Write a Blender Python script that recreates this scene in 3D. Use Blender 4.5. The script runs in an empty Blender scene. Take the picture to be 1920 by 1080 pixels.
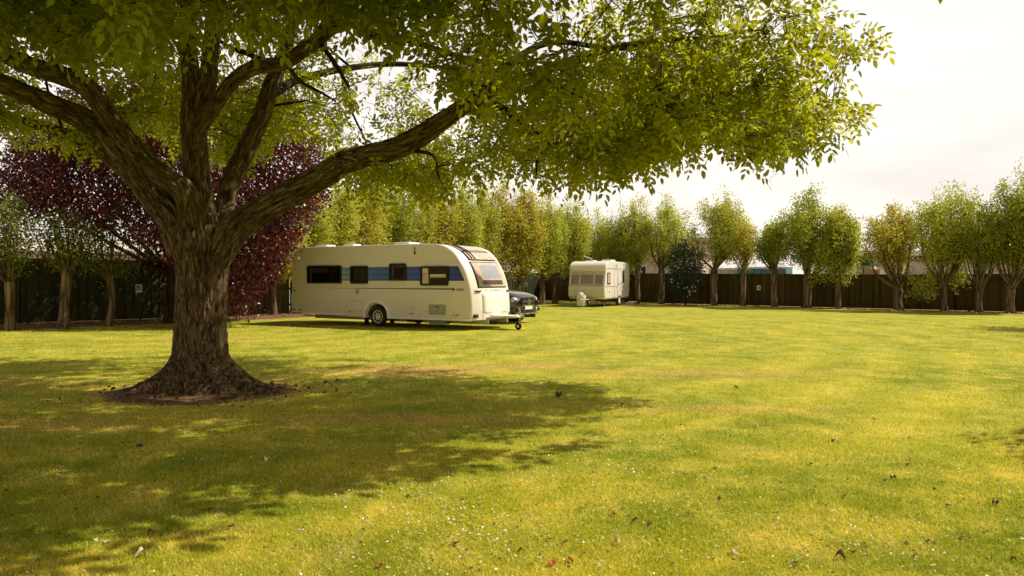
import bpy, bmesh, math, random
import numpy as np
from mathutils import Vector, Matrix, noise as mnoise

rad = math.radians
FPX, HOR, CAMZ = 1387.0, 524.0, 1.5
scene = bpy.context.scene
COL = scene.collection
rng = np.random.default_rng(11)
random.seed(4)

def gp(px, Y):                       # ground X of photo column px at depth Y
    return (px-960.0)/FPX*Y
def P(px, py, Y):
    return np.array([(px-960.0)/FPX*Y, Y, CAMZ-(py-HOR)/FPX*Y])

# ------------------------------------------------------------------ materials
def mat_new(name):
    m = bpy.data.materials.new(name); m.use_nodes = True
    m.node_tree.nodes.clear()
    return m, m.node_tree.nodes, m.node_tree.links
def N(nt, typ, **kw):
    n = nt.new(typ)
    for k, v in kw.items():
        if k in n.inputs.keys() if isinstance(k, str) else False:
            n.inputs[k].default_value = v
        else:
            setattr(n, k, v)
    return n
def ramp(nt, stops, interp='LINEAR'):
    r = nt.new('ShaderNodeValToRGB'); r.color_ramp.interpolation = interp
    e = r.color_ramp.elements
    while len(e) > 1: e.remove(e[-1])
    e[0].position = stops[0][0]; e[0].color = (*stops[0][1], 1)
    for p, c in stops[1:]:
        x = e.new(p); x.color = (*c, 1)
    return r
def mixc(nt, lk, fac, a, b, mode='MIX'):
    m = nt.new('ShaderNodeMix'); m.data_type = 'RGBA'; m.blend_type = mode
    for s, v in ((m.inputs[0], fac), (m.inputs[6], a), (m.inputs[7], b)):
        if hasattr(v, 'links'): lk.new(v, s)
        elif isinstance(v, (int, float)): s.default_value = v
        else: s.default_value = (*v, 1)
    return m.outputs[2]
def simple(name, col, rough=0.5, metal=0.0, spec=0.5, var=0.12, scale=3.0, bump=0.0, coat=0.0, bscale=40, dirt=None):
    m, nt, lk = mat_new(name)
    out = N(nt, 'ShaderNodeOutputMaterial'); b = N(nt, 'ShaderNodeBsdfPrincipled')
    lk.new(b.outputs[0], out.inputs[0])
    tc = N(nt, 'ShaderNodeTexCoord')
    no = N(nt, 'ShaderNodeTexNoise'); no.inputs['Scale'].default_value = scale; no.inputs['Detail'].default_value = 5
    lk.new(tc.outputs['Object'], no.inputs['Vector'])
    dk = tuple(c*(1-var) for c in col); lt = tuple(min(1, c*(1+var)) for c in col)
    r = ramp(nt, [(0.3, dk), (0.7, lt)]); lk.new(no.outputs[0], r.inputs[0])
    c = r.outputs[0]
    if dirt:
        sp = N(nt, 'ShaderNodeSeparateXYZ'); lk.new(tc.outputs['Object'], sp.inputs[0])
        n2 = N(nt, 'ShaderNodeTexNoise'); n2.inputs['Scale'].default_value = 2.2; n2.inputs['Detail'].default_value = 8
        mp = N(nt, 'ShaderNodeMapping'); mp.inputs['Scale'].default_value = (3, 3, .5)
        lk.new(tc.outputs['Object'], mp.inputs[0]); lk.new(mp.outputs[0], n2.inputs['Vector'])
        r2 = ramp(nt, [(0.42, (0, 0, 0)), (0.75, (1, 1, 1))]); lk.new(n2.outputs[0], r2.inputs[0])
        mz = N(nt, 'ShaderNodeMapRange'); mz.inputs[1].default_value = dirt[1]; mz.inputs[2].default_value = dirt[2]
        mz.inputs[3].default_value = 1.0; mz.inputs[4].default_value = 0.12; lk.new(sp.outputs[2], mz.inputs[0])
        mu = N(nt, 'ShaderNodeMath', operation='MULTIPLY'); lk.new(r2.outputs[0], mu.inputs[0]); lk.new(mz.outputs[0], mu.inputs[1])
        c = mixc(nt, lk, mu.outputs[0], c, dirt[0])
    lk.new(c, b.inputs['Base Color'])
    b.inputs['Roughness'].default_value = rough; b.inputs['Metallic'].default_value = metal
    b.inputs['Specular IOR Level'].default_value = spec; b.inputs['Coat Weight'].default_value = coat
    if bump:
        nb = N(nt, 'ShaderNodeTexNoise'); nb.inputs['Scale'].default_value = bscale
        lk.new(tc.outputs['Object'], nb.inputs['Vector'])
        bp = N(nt, 'ShaderNodeBump'); bp.inputs['Strength'].default_value = bump; bp.inputs['Distance'].default_value = 0.02
        lk.new(nb.outputs[0], bp.inputs['Height']); lk.new(bp.outputs[0], b.inputs['Normal'])
    return m

def leaf_mat(name, dark, light, trans=0.45, tcol=None, rough=0.5, spec=0.35):
    m, nt, lk = mat_new(name)
    out = N(nt, 'ShaderNodeOutputMaterial'); b = N(nt, 'ShaderNodeBsdfPrincipled')
    at = N(nt, 'ShaderNodeAttribute'); at.attribute_name = 'tint'
    c = mixc(nt, lk, at.outputs['Fac'], dark, light)
    lk.new(c, b.inputs['Base Color']); b.inputs['Roughness'].default_value = rough
    b.inputs['Specular IOR Level'].default_value = spec
    t = N(nt, 'ShaderNodeBsdfTranslucent')
    tc = mixc(nt, lk, at.outputs['Fac'], tuple(x*1.5 for x in (tcol or light)), tuple(x*2.4 for x in (tcol or light)))
    lk.new(tc, t.inputs[0])
    mx = N(nt, 'ShaderNodeMixShader'); mx.inputs[0].default_value = trans
    lk.new(b.outputs[0], mx.inputs[1]); lk.new(t.outputs[0], mx.inputs[2]); lk.new(mx.outputs[0], out.inputs[0])
    return m

def lawn_color(nt, lk):
    g = N(nt, 'ShaderNodeNewGeometry')
    mp = N(nt, 'ShaderNodeMapping'); mp.inputs['Scale'].default_value = (1, 1, 0)
    lk.new(g.outputs['Position'], mp.inputs[0])
    def nz(s, d=4, r=.55, dist=0):
        n = N(nt, 'ShaderNodeTexNoise'); n.inputs['Scale'].default_value = s; n.inputs['Detail'].default_value = d
        n.inputs['Roughness'].default_value = r; n.inputs['Distortion'].default_value = dist
        lk.new(mp.outputs[0], n.inputs['Vector']); return n.outputs[0]
    r1 = ramp(nt, [(0.40, (0, 0, 0)), (0.62, (1, 1, 1))]); lk.new(nz(.33, 5, .6, .4), r1.inputs[0])
    r2 = ramp(nt, [(0.42, (0, 0, 0)), (0.66, (1, 1, 1))]); lk.new(nz(1.7, 5, .65), r2.inputs[0])
    r3 = ramp(nt, [(0.56, (0, 0, 0)), (0.72, (1, 1, 1))]); lk.new(nz(.75, 6, .7, 1.0), r3.inputs[0])
    c = mixc(nt, lk, r1.outputs[0], GREEN_A, GREEN_B)
    c = mixc(nt, lk, r2.outputs[0], c, GREEN_C)
    mth = N(nt, 'ShaderNodeMath', operation='MULTIPLY'); lk.new(r3.outputs[0], mth.inputs[0]); mth.inputs[1].default_value = .4
    c = mixc(nt, lk, mth.outputs[0], c, STRAW)
    wvx = N(nt, 'ShaderNodeTexWave'); wvx.wave_type = 'RINGS'; wvx.rings_direction = 'Z'; wvx.inputs['Scale'].default_value = .22; wvx.inputs['Distortion'].default_value = 2.5; wvx.inputs['Detail'].default_value = 3; wvx.inputs['Detail Scale'].default_value = .6
    mo = N(nt, 'ShaderNodeMapping'); mo.inputs['Location'].default_value = (9, -22, 0); mo.inputs['Scale'].default_value = (1, 1, 0); lk.new(g.outputs['Position'], mo.inputs[0]); lk.new(mo.outputs[0], wvx.inputs['Vector'])
    rw = ramp(nt, [(.1, (.90, .93, .90)), (.9, (1.07, 1.04, 1.06))]); lk.new(wvx.outputs[0], rw.inputs[0])
    c = mixc(nt, lk, 1.0, c, rw.outputs[0], 'MULTIPLY')
    # worn bare patches
    for (x, y, rx, ry, a) in PATCHES:
        m2 = N(nt, 'ShaderNodeMapping'); m2.vector_type = 'POINT'
        m2.inputs['Location'].default_value = (-x/rx, -y/ry, 0); m2.inputs['Scale'].default_value = (1/rx, 1/ry, 0)
        lk.new(g.outputs['Position'], m2.inputs[0])
        ln = N(nt, 'ShaderNodeVectorMath', operation='LENGTH'); lk.new(m2.outputs[0], ln.inputs[0])
        ad = N(nt, 'ShaderNodeMath', operation='MULTIPLY_ADD'); lk.new(nz(2.4, 6, .7), ad.inputs[0]); ad.inputs[1].default_value = 1.6; 
        lk.new(ln.outputs['Value'], ad.inputs[2])
        mr = N(nt, 'ShaderNodeMapRange'); mr.inputs[1].default_value = 1.75; mr.inputs[2].default_value = .95
        mr.inputs[3].default_value = 0; mr.inputs[4].default_value = a; lk.new(ad.outputs[0], mr.inputs[0])
        c = mixc(nt, lk, mr.outputs[0], c, DRY)
    return c, nz, g
GREEN_A = (.31, .35, .026); GREEN_B = (.50, .485, .048); GREEN_C = (.61, .55, .10)
STRAW = (.62, .54, .18); DRY = (.66, .42, .17)
PATCHES = [(-1.7, 12.2, 2.3, 1.1, .8), (-8.0, 19.0, 1.6, 1.3, .7), (3.0, 11.8, 3.0, .9, .45), (-4.1, 9.9, 1.9, 1.7, .9), (.6, 12.8, 1.5, .8, .5), (-5.2, 7.6, 2.4, .7, .45), (-1.4, 7.9, 2.2, .6, .45), (2.4, 8.6, 2, .5, .3), (-7.5, 10.5, 2.4, .8, .4)]

def lawn_mat():
    m, nt, lk = mat_new('lawn_ground')
    out = N(nt, 'ShaderNodeOutputMaterial'); b = N(nt, 'ShaderNodeBsdfPrincipled')
    c, nz, g = lawn_color(nt, lk)
    rf = ramp(nt, [(0.30, (.52, .52, .5)), (0.55, (1, 1, 1)), (0.74, (1.25, 1.2, 1.15))]); lk.new(nz(38, 4, .8), rf.inputs[0])
    c = mixc(nt, lk, 1.0, c, rf.outputs[0], 'MULTIPLY')
    rg = ramp(nt, [(0.35, (.74, .78, .7)), (0.6, (1.08, 1.06, 1.0))]); lk.new(nz(7, 4, .8), rg.inputs[0])
    c = mixc(nt, lk, 1.0, c, rg.outputs[0], 'MULTIPLY')
    lk.new(c, b.inputs['Base Color']); b.inputs['Roughness'].default_value = .85; b.inputs['Specular IOR Level'].default_value = .1
    bp = N(nt, 'ShaderNodeBump'); bp.inputs['Strength'].default_value = .6; bp.inputs['Distance'].default_value = .03
    lk.new(nz(45, 3, .8), bp.inputs['Height']); lk.new(bp.outputs[0], b.inputs['Normal'])
    lk.new(b.outputs[0], out.inputs[0])
    return m
def blade_mat():
    m, nt, lk = mat_new('grass_blade')
    out = N(nt, 'ShaderNodeOutputMaterial'); b = N(nt, 'ShaderNodeBsdfPrincipled')
    c, nz, g = lawn_color(nt, lk)
    at = N(nt, 'ShaderNodeAttribute'); at.attribute_name = 'tint'
    r = ramp(nt, [(0, (.62, .78, .5)), (.5, (1.1, 1.1, 1.0)), (.86, (1.25, 1.2, 1.1)), (.93, (1.6, 1.25, 2.6)), (1, (2.0, 1.7, 4.5))]); lk.new(at.outputs['Fac'], r.inputs[0])
    c = mixc(nt, lk, 1.0, c, r.outputs[0], 'MULTIPLY')
    lk.new(c, b.inputs['Base Color']); b.inputs['Roughness'].default_value = .6; b.inputs['Specular IOR Level'].default_value = .25
    t = N(nt, 'ShaderNodeBsdfTranslucent'); c2 = mixc(nt, lk, 1.0, c, (1.6, 1.6, 1.2), 'MULTIPLY'); lk.new(c2, t.inputs[0])
    mx = N(nt, 'ShaderNodeMixShader'); mx.inputs[0].default_value = .4
    lk.new(b.outputs[0], mx.inputs[1]); lk.new(t.outputs[0], mx.inputs[2]); lk.new(mx.outputs[0], out.inputs[0])
    return m
def bark_mat(name, dark, light, moss=.0, scale=14.0, bump=.8):
    m, nt, lk = mat_new(name)
    out = N(nt, 'ShaderNodeOutputMaterial'); b = N(nt, 'ShaderNodeBsdfPrincipled')
    at = N(nt, 'ShaderNodeAttribute'); at.attribute_name = 'bark'
    mp = N(nt, 'ShaderNodeMapping'); mp.inputs['Scale'].default_value = (1, 1, .13); lk.new(at.outputs['Vector'], mp.inputs[0])
    n1 = N(nt, 'ShaderNodeTexNoise'); n1.inputs['Scale'].default_value = scale; n1.inputs['Detail'].default_value = 7; n1.inputs['Roughness'].default_value = .65; n1.inputs['Distortion'].default_value = .7
    lk.new(mp.outputs[0], n1.inputs['Vector'])
    v = N(nt, 'ShaderNodeTexVoronoi'); v.feature = 'DISTANCE_TO_EDGE'; v.inputs['Scale'].default_value = scale*1.25
    wv = N(nt, 'ShaderNodeVectorMath', operation='MULTIPLY_ADD'); lk.new(n1.outputs['Color'], wv.inputs[0]); wv.inputs[1].default_value = (.14, .14, .14); lk.new(mp.outputs[0], wv.inputs[2])
    lk.new(wv.outputs[0], v.inputs['Vector'])
    r0 = ramp(nt, [(0.0, (0, 0, 0)), (.16, (.7, .7, .7)), (.4, (1, 1, 1))]); lk.new(v.outputs['Distance'], r0.inputs[0])
    r1 = ramp(nt, [(.36, dark), (.64, light)]); lk.new(n1.outputs[0], r1.inputs[0])
    c = mixc(nt, lk, r0.outputs[0], tuple(x*.30 for x in dark), r1.outputs[0])
    at2 = N(nt, 'ShaderNodeAttribute'); at2.attribute_name = 'furrow'
    r4 = ramp(nt, [(0, (.22, .19, .17)), (.45, (.85, .85, .85)), (1, (1.3, 1.3, 1.3))]); lk.new(at2.outputs['Fac'], r4.inputs[0])
    if scale > 8: c = mixc(nt, lk, 1.0, c, r4.outputs[0], 'MULTIPLY')
    n2 = N(nt, 'ShaderNodeTexNoise'); n2.inputs['Scale'].default_value = 1.7; n2.inputs['Detail'].default_value = 5; lk.new(at.outputs['Vector'], n2.inputs['Vector'])
    r2 = ramp(nt, [(.45, (0, 0, 0)), (.68, (moss, moss, moss))]); lk.new(n2.outputs[0], r2.inputs[0])
    c = mixc(nt, lk, r2.outputs[0], c, (.10, .11, .025))
    lk.new(c, b.inputs['Base Color']); b.inputs['Roughness'].default_value = .9; b.inputs['Specular IOR Level'].default_value = .15
    ad = N(nt, 'ShaderNodeMath', operation='MULTIPLY_ADD'); lk.new(n1.outputs[0], ad.inputs[0]); ad.inputs[1].default_value = .7; lk.new(r0.outputs[0], ad.inputs[2])
    bp = N(nt, 'ShaderNodeBump'); bp.inputs['Strength'].default_value = bump; bp.inputs['Distance'].default_value = .02
    lk.new(ad.outputs[0], bp.inputs['Height']); lk.new(bp.outputs[0], b.inputs['Normal'])
    lk.new(b.outputs[0], out.inputs[0])
    return m
def glass_mat(name, tint=(.5, .45, .4), gloss=.35):
    m, nt, lk = mat_new(name)
    out = N(nt, 'ShaderNodeOutputMaterial')
    g = N(nt, 'ShaderNodeBsdfGlossy'); g.inputs['Roughness'].default_value = .06; g.inputs[0].default_value = (.9, .9, .9, 1)
    t = N(nt, 'ShaderNodeBsdfTransparent'); t.inputs[0].default_value = (*tint, 1)
    fr = N(nt, 'ShaderNodeLayerWeight'); fr.inputs[0].default_value = gloss
    n = N(nt, 'ShaderNodeTexNoise'); n.inputs['Scale'].default_value = 2.0
    tc = N(nt, 'ShaderNodeTexCoord'); lk.new(tc.outputs['Object'], n.inputs['Vector'])
    bp = N(nt, 'ShaderNodeBump'); bp.inputs['Strength'].default_value = .05; lk.new(n.outputs[0], bp.inputs['Height']); lk.new(bp.outputs[0], g.inputs['Normal'])
    mx = N(nt, 'ShaderNodeMixShader'); lk.new(fr.outputs['Fresnel'], mx.inputs[0]); lk.new(t.outputs[0], mx.inputs[1]); lk.new(g.outputs[0], mx.inputs[2])
    lk.new(mx.outputs[0], out.inputs[0]); return m

M = {}
M['lawn'] = lawn_mat(); M['blade'] = blade_mat()
M['bark'] = bark_mat('walnut_bark', (.23, .155, .085), (.38, .265, .15), .3, 22)
M['twig'] = bark_mat('twig_bark', (.05, .032, .018), (.10, .065, .035), .1, 5, .2)
M['bark2'] = bark_mat('row_bark', (.18, .125, .08), (.36, .26, .18), .15, 5, .4)
M['leaf'] = leaf_mat('canopy_leaf', (.030, .060, .004), (.20, .245, .011), .55, (.29, .295, .008))
M['rowleaf'] = leaf_mat('row_leaf', (.25, .30, .036), (.70, .70, .14), .42, (.34, .35, .04))
M['rowleaf_y'] = leaf_mat('row_leaf_yellow', (.32, .33, .04), (.76, .70, .15), .42, (.38, .33, .035))
M['rowleaf_g'] = leaf_mat('row_leaf_green', (.12, .17, .016), (.44, .46, .05), .42, (.30, .32, .025))
M['rowleaf_d'] = leaf_mat('row_leaf_deep', (.06, .085, .010), (.20, .23, .02), .35, (.17, .19, .015))
M['purple'] = leaf_mat('purple_leaf', (.014, .005, .006), (.125, .018, .020), .22, (.16, .009, .010), .35, .6)
M['holly'] = leaf_mat('holly_leaf', (.010, .026, .008), (.030, .055, .016), .08, (.02, .04, .01), .3, .6)
M['soil'] = simple('bare_soil', (.19, .115, .06), .95, spec=.1, var=.45, scale=3.5, bump=1.0, bscale=18)
M['fence_g'] = None
M['white'] = simple('caravan_gelcoat', (.74, .68, .65), .32, var=.02, spec=.5, dirt=((.66, .60, .48), .25, .9))
M['whitebright'] = simple('white_plastic', (.85, .83, .78), .35, var=.02)
M['oldwhite'] = simple('old_caravan_paint', (.86, .83, .78), .5, var=.05, dirt=((.40, .34, .18), .3, 1.5))
M['oldpanel'] = simple('old_front_panel', (.70, .70, .60), .45, var=.06, dirt=((.40, .34, .2), .3, 1.2))
M['black'] = simple('black_rubber_trim', (.008, .008, .008), .55, var=.2)
M['rubber'] = simple('tyre_rubber', (.02, .019, .018), .8, var=.3, bump=.3)
M['alloy'] = simple('alloy_metal', (.62, .60, .56), .35, .7, var=.06)
M['grey'] = simple('grey_plastic', (.33, .34, .28), .5, var=.08)
M['galv'] = simple('galvanised_steel', (.42, .42, .38), .5, .5, var=.2, scale=9)
M['orange'] = simple('amber_marker', (.55, .17, .03), .3, var=.08)
M['red'] = simple('red_lens', (.35, .03, .02), .3, var=.08)
M['glass'] = glass_mat('tinted_glass', (.6, .55, .5), .12)
M['glassf'] = glass_mat('front_glass', (.86, .83, .80), .25)
M['glassc'] = glass_mat('clear_glass', (.95, .93, .92), .07)
M['int'] = simple('dark_interior', (.035, .028, .02), .8, var=.4, scale=2)
M['intw'] = simple('wood_interior', (.14, .065, .03), .5, var=.3, scale=4)
M['curtain'] = simple('pale_curtain', (.84, .70, .60), .9, var=.2, scale=6)
M['curtain_p'] = simple('pink_curtain', (.92, .68, .64), .9, var=.25, scale=9)
M['intlight'] = simple('pale_interior_board', (.88, .84, .78), .7, var=.1)
M['bluegrey'] = simple('grey_blue_blind_sheen', (.46, .52, .62), .6, var=.1)  # grey-blue cloth; on the front blind it imitates reflected sky
M['carpaint'] = simple('black_car_paint', (.010, .009, .009), .12, var=.1, spec=.7, coat=1.0)
M['chrome'] = simple('chrome_trim', (.75, .73, .70), .12, 1.0, var=.03)
M['lamp'] = simple('headlight_lens', (.45, .45, .42), .1, .5, var=.3, scale=20)
M['plate'] = simple('white_plate', (.80, .78, .70), .5, var=.03)
M['ink'] = simple('dark_lettering', (.03, .035, .07), .5, var=.05)
M['teal'] = simple('teal_steel', (.09, .20, .18), .6, var=.12)
M['blue'] = simple('blue_paint', (.03, .22, .42), .6, var=.1)
M['beige'] = simple('beige_cladding', (.66, .55, .46), .7, var=.12, scale=1.2)
M['pinkbrick'] = simple('pale_brick_wall', (.55, .44, .37), .85, var=.18, scale=2.0)
M['brownroof'] = simple('brown_roof', (.20, .12, .09), .8, var=.2)
M['greenlid'] = simple('green_tarpaulin', (.035, .13, .065), .6, var=.2, bump=.4, bscale=9)
M['deadleaf'] = simple('dead_leaf_brown', (.17, .065, .035), .8, var=.4, scale=30)
M['redleaf'] = simple('dead_leaf_red', (.38, .07, .03), .7, var=.35, scale=30)
M['paleleaf'] = simple('dead_leaf_pale', (.62, .50, .36), .8, var=.2, scale=30)
M['petal'] = simple('daisy_petals', (.85, .84, .75), .8, var=.04)
M['clip'] = simple('pale_clippings', (.50, .50, .22), .8, var=.2, scale=20)
M['litter'] = simple('litter_brown', (.11, .06, .03), .9, var=.5, scale=30)
M['concrete'] = simple('concrete_yard', (.33, .30, .26), .9, var=.15, scale=.6)

def fence_mat(name, col, lt):
    m, nt, lk = mat_new(name)
    out = N(nt, 'ShaderNodeOutputMaterial'); b = N(nt, 'ShaderNodeBsdfPrincipled')
    tc = N(nt, 'ShaderNodeTexCoord'); mp = N(nt, 'ShaderNodeMapping'); mp.inputs['Scale'].default_value = (7, 7, .35)
    lk.new(tc.outputs['Object'], mp.inputs[0])
    n1 = N(nt, 'ShaderNodeTexNoise'); n1.inputs['Scale'].default_value = 1.0; n1.inputs['Detail'].default_value = 6; n1.inputs['Roughness'].default_value=.7
    lk.new(mp.outputs[0], n1.inputs['Vector'])
    r = ramp(nt, [(.3, col), (.7, lt)]); lk.new(n1.outputs[0], r.inputs[0])
    n3 = N(nt, 'ShaderNodeTexNoise'); n3.inputs['Scale'].default_value = .5; n3.inputs['Detail'].default_value = 3; lk.new(tc.outputs['Object'], n3.inputs['Vector'])
    r3 = ramp(nt, [(.4, (.8, .85, .8)), (.65, (1.35, 1.2, 1.0))]); lk.new(n3.outputs[0], r3.inputs[0])
    c = mixc(nt, lk, 1.0, r.outputs[0], r3.outputs[0], 'MULTIPLY')
    at = N(nt, 'ShaderNodeAttribute'); at.attribute_name = 'tint'
    r4 = ramp(nt, [(0, (.7, .7, .7)), (1, (1.25, 1.25, 1.2))]); lk.new(at.outputs['Fac'], r4.inputs[0])
    c = mixc(nt, lk, 1.0, c, r4.outputs[0], 'MULTIPLY')
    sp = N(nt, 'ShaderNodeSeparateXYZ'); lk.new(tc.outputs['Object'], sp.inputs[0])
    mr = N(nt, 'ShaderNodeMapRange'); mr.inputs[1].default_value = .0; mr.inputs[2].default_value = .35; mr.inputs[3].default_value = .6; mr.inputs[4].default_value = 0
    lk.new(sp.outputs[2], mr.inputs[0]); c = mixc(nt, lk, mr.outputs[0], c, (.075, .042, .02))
    lk.new(c, b.inputs['Base Color']); b.inputs['Roughness'].default_value = .75; b.inputs['Specular IOR Level'].default_value = .2
    lk.new(b.outputs[0], out.inputs[0]); return m
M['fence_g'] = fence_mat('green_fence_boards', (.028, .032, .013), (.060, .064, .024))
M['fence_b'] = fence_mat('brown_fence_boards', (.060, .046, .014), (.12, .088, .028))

# ------------------------------------------------------------------ object helpers
def tag(o, label=None, cat=None, group=None, kind=None):
    if label: o['label'] = label
    if cat: o['category'] = cat
    if group: o['group'] = group
    if kind: o['kind'] = kind
    return o
def thing(name, label, cat, loc=(0, 0, 0), rz=0, group=None):
    o = bpy.data.objects.new(name, None); COL.objects.link(o); o.location = loc; o.rotation_euler = (0, 0, rz)
    o.empty_display_size = .2
    return tag(o, label, cat, group)
def link_mesh(name, me, mat, parent=None):
    if mat is not None and len(me.materials) == 0: me.materials.append(mat)
    o = bpy.data.objects.new(name, me); COL.objects.link(o)
    if parent is not None: o.parent = parent
    return o
def np_mesh(name, V, F, mat, parent=None, tint=None, smooth=False, vec=None, vtint=None):
    """V (n,3), F (m,k) constant k"""
    me = bpy.data.meshes.new(name); n, m, k = len(V), len(F), F.shape[1]
    me.vertices.add(n); me.vertices.foreach_set('co', np.ascontiguousarray(V, dtype=np.float32).ravel())
    me.loops.add(m*k); me.loops.foreach_set('vertex_index', np.ascontiguousarray(F, dtype=np.int32).ravel())
    me.polygons.add(m); me.polygons.foreach_set('loop_start', np.arange(0, m*k, k, dtype=np.int32))
    me.polygons.foreach_set('loop_total', np.full(m, k, dtype=np.int32))
    me.polygons.foreach_set('use_smooth', np.full(m, smooth, dtype=bool))
    me.update(calc_edges=True)
    if tint is not None:
        a = me.attributes.new('tint', 'FLOAT', 'FACE'); a.data.foreach_set('value', np.ascontiguousarray(tint, dtype=np.float32))
    if vec is not None:
        a = me.attributes.new('bark', 'FLOAT_VECTOR', 'POINT'); a.data.foreach_set('vector', np.ascontiguousarray(vec, dtype=np.float32).ravel())
    if vtint is not None:
        a = me.attributes.new('furrow', 'FLOAT', 'POINT'); a.data.foreach_set('value', np.ascontiguousarray(vtint, dtype=np.float32))
    return link_mesh(name, me, mat, parent)

class MB:
    def __init__(s): s.bm = bmesh.new()
    def box(s, c, size, rz=0, ry=0, rx=0):
        r = bmesh.ops.create_cube(s.bm, size=1)
        bmesh.ops.scale(s.bm, vec=size, verts=r['verts'])
        mt = Matrix.Translation(c) @ Matrix.Rotation(rz, 4, 'Z') @ Matrix.Rotation(ry, 4, 'Y') @ Matrix.Rotation(rx, 4, 'X')
        bmesh.ops.transform(s.bm, matrix=mt, verts=r['verts']); return s
    def cyl(s, c, r, h, axis='Z', seg=24, r2=None):
        g = bmesh.ops.create_cone(s.bm, cap_ends=True, segments=seg, radius1=r, radius2=r if r2 is None else r2, depth=h)
        mt = Matrix.Translation(c)
        if axis == 'Y': mt = mt @ Matrix.Rotation(rad(90), 4, 'X')
        if axis == 'X': mt = mt @ Matrix.Rotation(rad(90), 4, 'Y')
        bmesh.ops.transform(s.bm, matrix=mt, verts=g['verts']); return s
    def bar(s, a, b, r, seg=8):
        a, b = Vector(a), Vector(b); d = b-a
        g = bmesh.ops.create_cone(s.bm, cap_ends=True, segments=seg, radius1=r, radius2=r, depth=d.length)
        mt = Matrix.Translation((a+b)/2) @ d.to_track_quat('Z', 'Y').to_matrix().to_4x4()
        bmesh.ops.transform(s.bm, matrix=mt, verts=g['verts']); return s
    def sph(s, c, r, sc=(1, 1, 1), seg=16):
        g = bmesh.ops.create_uvsphere(s.bm, u_segments=seg, v_segments=seg//2, radius=r)
        bmesh.ops.scale(s.bm, vec=sc, verts=g['verts']); bmesh.ops.translate(s.bm, vec=c, verts=g['verts']); return s
    def ring(s, c, R, r, axis='Y', seg=36, rs=10, a0=0, a1=2*math.pi, sy=1.0):
        full = abs(a1-a0-2*math.pi) < 1e-4; rows = []
        n = seg if full else seg+1
        for i in range(n):
            a = a0+(a1-a0)*i/seg; row = []
            for j in range(rs):
                b = 2*math.pi*j/rs; rr = R+r*math.cos(b); y = r*math.sin(b)*sy
                row.append(s.bm.verts.new((c[0]+rr*math.cos(a), c[1]+y, c[2]+rr*math.sin(a))))
            rows.append(row)
        for i in range(seg):
            A = rows[i]; B = rows[(i+1) % n]
            for j in range(rs): s.bm.faces.new((A[j], A[(j+1) % rs], B[(j+1) % rs], B[j]))
        return s
    def prism(s, pts, y0, y1):            # polygon in xz extruded along y
        A = [s.bm.verts.new((p[0], y0, p[1])) for p in pts]; B = [s.bm.verts.new((p[0], y1, p[1])) for p in pts]
        s.bm.faces.new(A); s.bm.faces.new(B[::-1]); n = len(pts)
        for i in range(n): s.bm.faces.new((A[i], B[i], B[(i+1) % n], A[(i+1) % n]))
        return s
    def grid(s, rows):
        vs = [[s.bm.verts.new(p) for p in r] for r in rows]
        for i in range(len(vs)-1):
            for j in range(len(vs[0])-1):
                s.bm.faces.new((vs[i][j], vs[i+1][j], vs[i+1][j+1], vs[i][j+1]))
        return s
    def build(s, name, mat, parent=None, smooth=True, bevel=0, seg=2, angle=40, subd=0):
        bmesh.ops.recalc_face_normals(s.bm, faces=s.bm.faces)
        me = bpy.data.meshes.new(name); s.bm.to_mesh(me); s.bm.free()
        for p in me.polygons: p.use_smooth = smooth
        if smooth: me.set_sharp_from_angle(angle=rad(angle))
        o = link_mesh(name, me, mat, parent)
        if bevel:
            md = o.modifiers.new('bevel', 'BEVEL'); md.width = bevel; md.segments = seg; md.limit_method = 'ANGLE'; md.angle_limit = rad(50)
        if subd:
            md = o.modifiers.new('sub', 'SUBSURF'); md.levels = subd; md.render_levels = subd
        return o

# ------------------------------------------------------------------ leaves & branches
def unit(v): return v/np.maximum(np.linalg.norm(v, axis=-1, keepdims=True), 1e-9)
HEX = False
def leaf_quads(p, d, n, L, W, droop=.15):
    """diamond leaflets; p base, d direction, n normal"""
    d = unit(d); w = unit(np.cross(d, n)); nn = unit(np.cross(w, d))
    L = L[:, None]; W = W[:, None]
    a = p; b = p+d*L*.45+w*W*.5+nn*W*.12; c = p+d*L-nn*L*droop; e = p+d*L*.45-w*W*.5+nn*W*.12
    if HEX:
        b1 = p+d*L*.28+w*W*.42+nn*W*.10; b2 = p+d*L*.66+w*W*.40+nn*W*.08-nn*L*droop*.4; e2 = p+d*L*.66-w*W*.40+nn*W*.08-nn*L*droop*.4; e1 = p+d*L*.28-w*W*.42+nn*W*.10
        V = np.stack([a, b1, b2, c, e2, e1], 1).reshape(-1, 3); return V, np.arange(len(V)).reshape(-1, 6)
    V = np.stack([a, b, c, e], 1).reshape(-1, 3)
    F = np.arange(len(V)).reshape(-1, 4)
    return V, F
def catmull(pts, sub=6):
    pts = np.array(pts, float); n = len(pts)
    Q = np.vstack([2*pts[0]-pts[1], pts, 2*pts[-1]-pts[-2]]); out = []
    for i in range(n-1):
        p0, p1, p2, p3 = Q[i:i+4]
        for k in range(sub):
            t = k/sub
            out.append(.5*((2*p1)+(-p0+p2)*t+(2*p0-5*p1+4*p2-p3)*t*t+(-p0+3*p1-3*p2+p3)*t**3))
    out.append(pts[-1]); return np.array(out)
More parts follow.
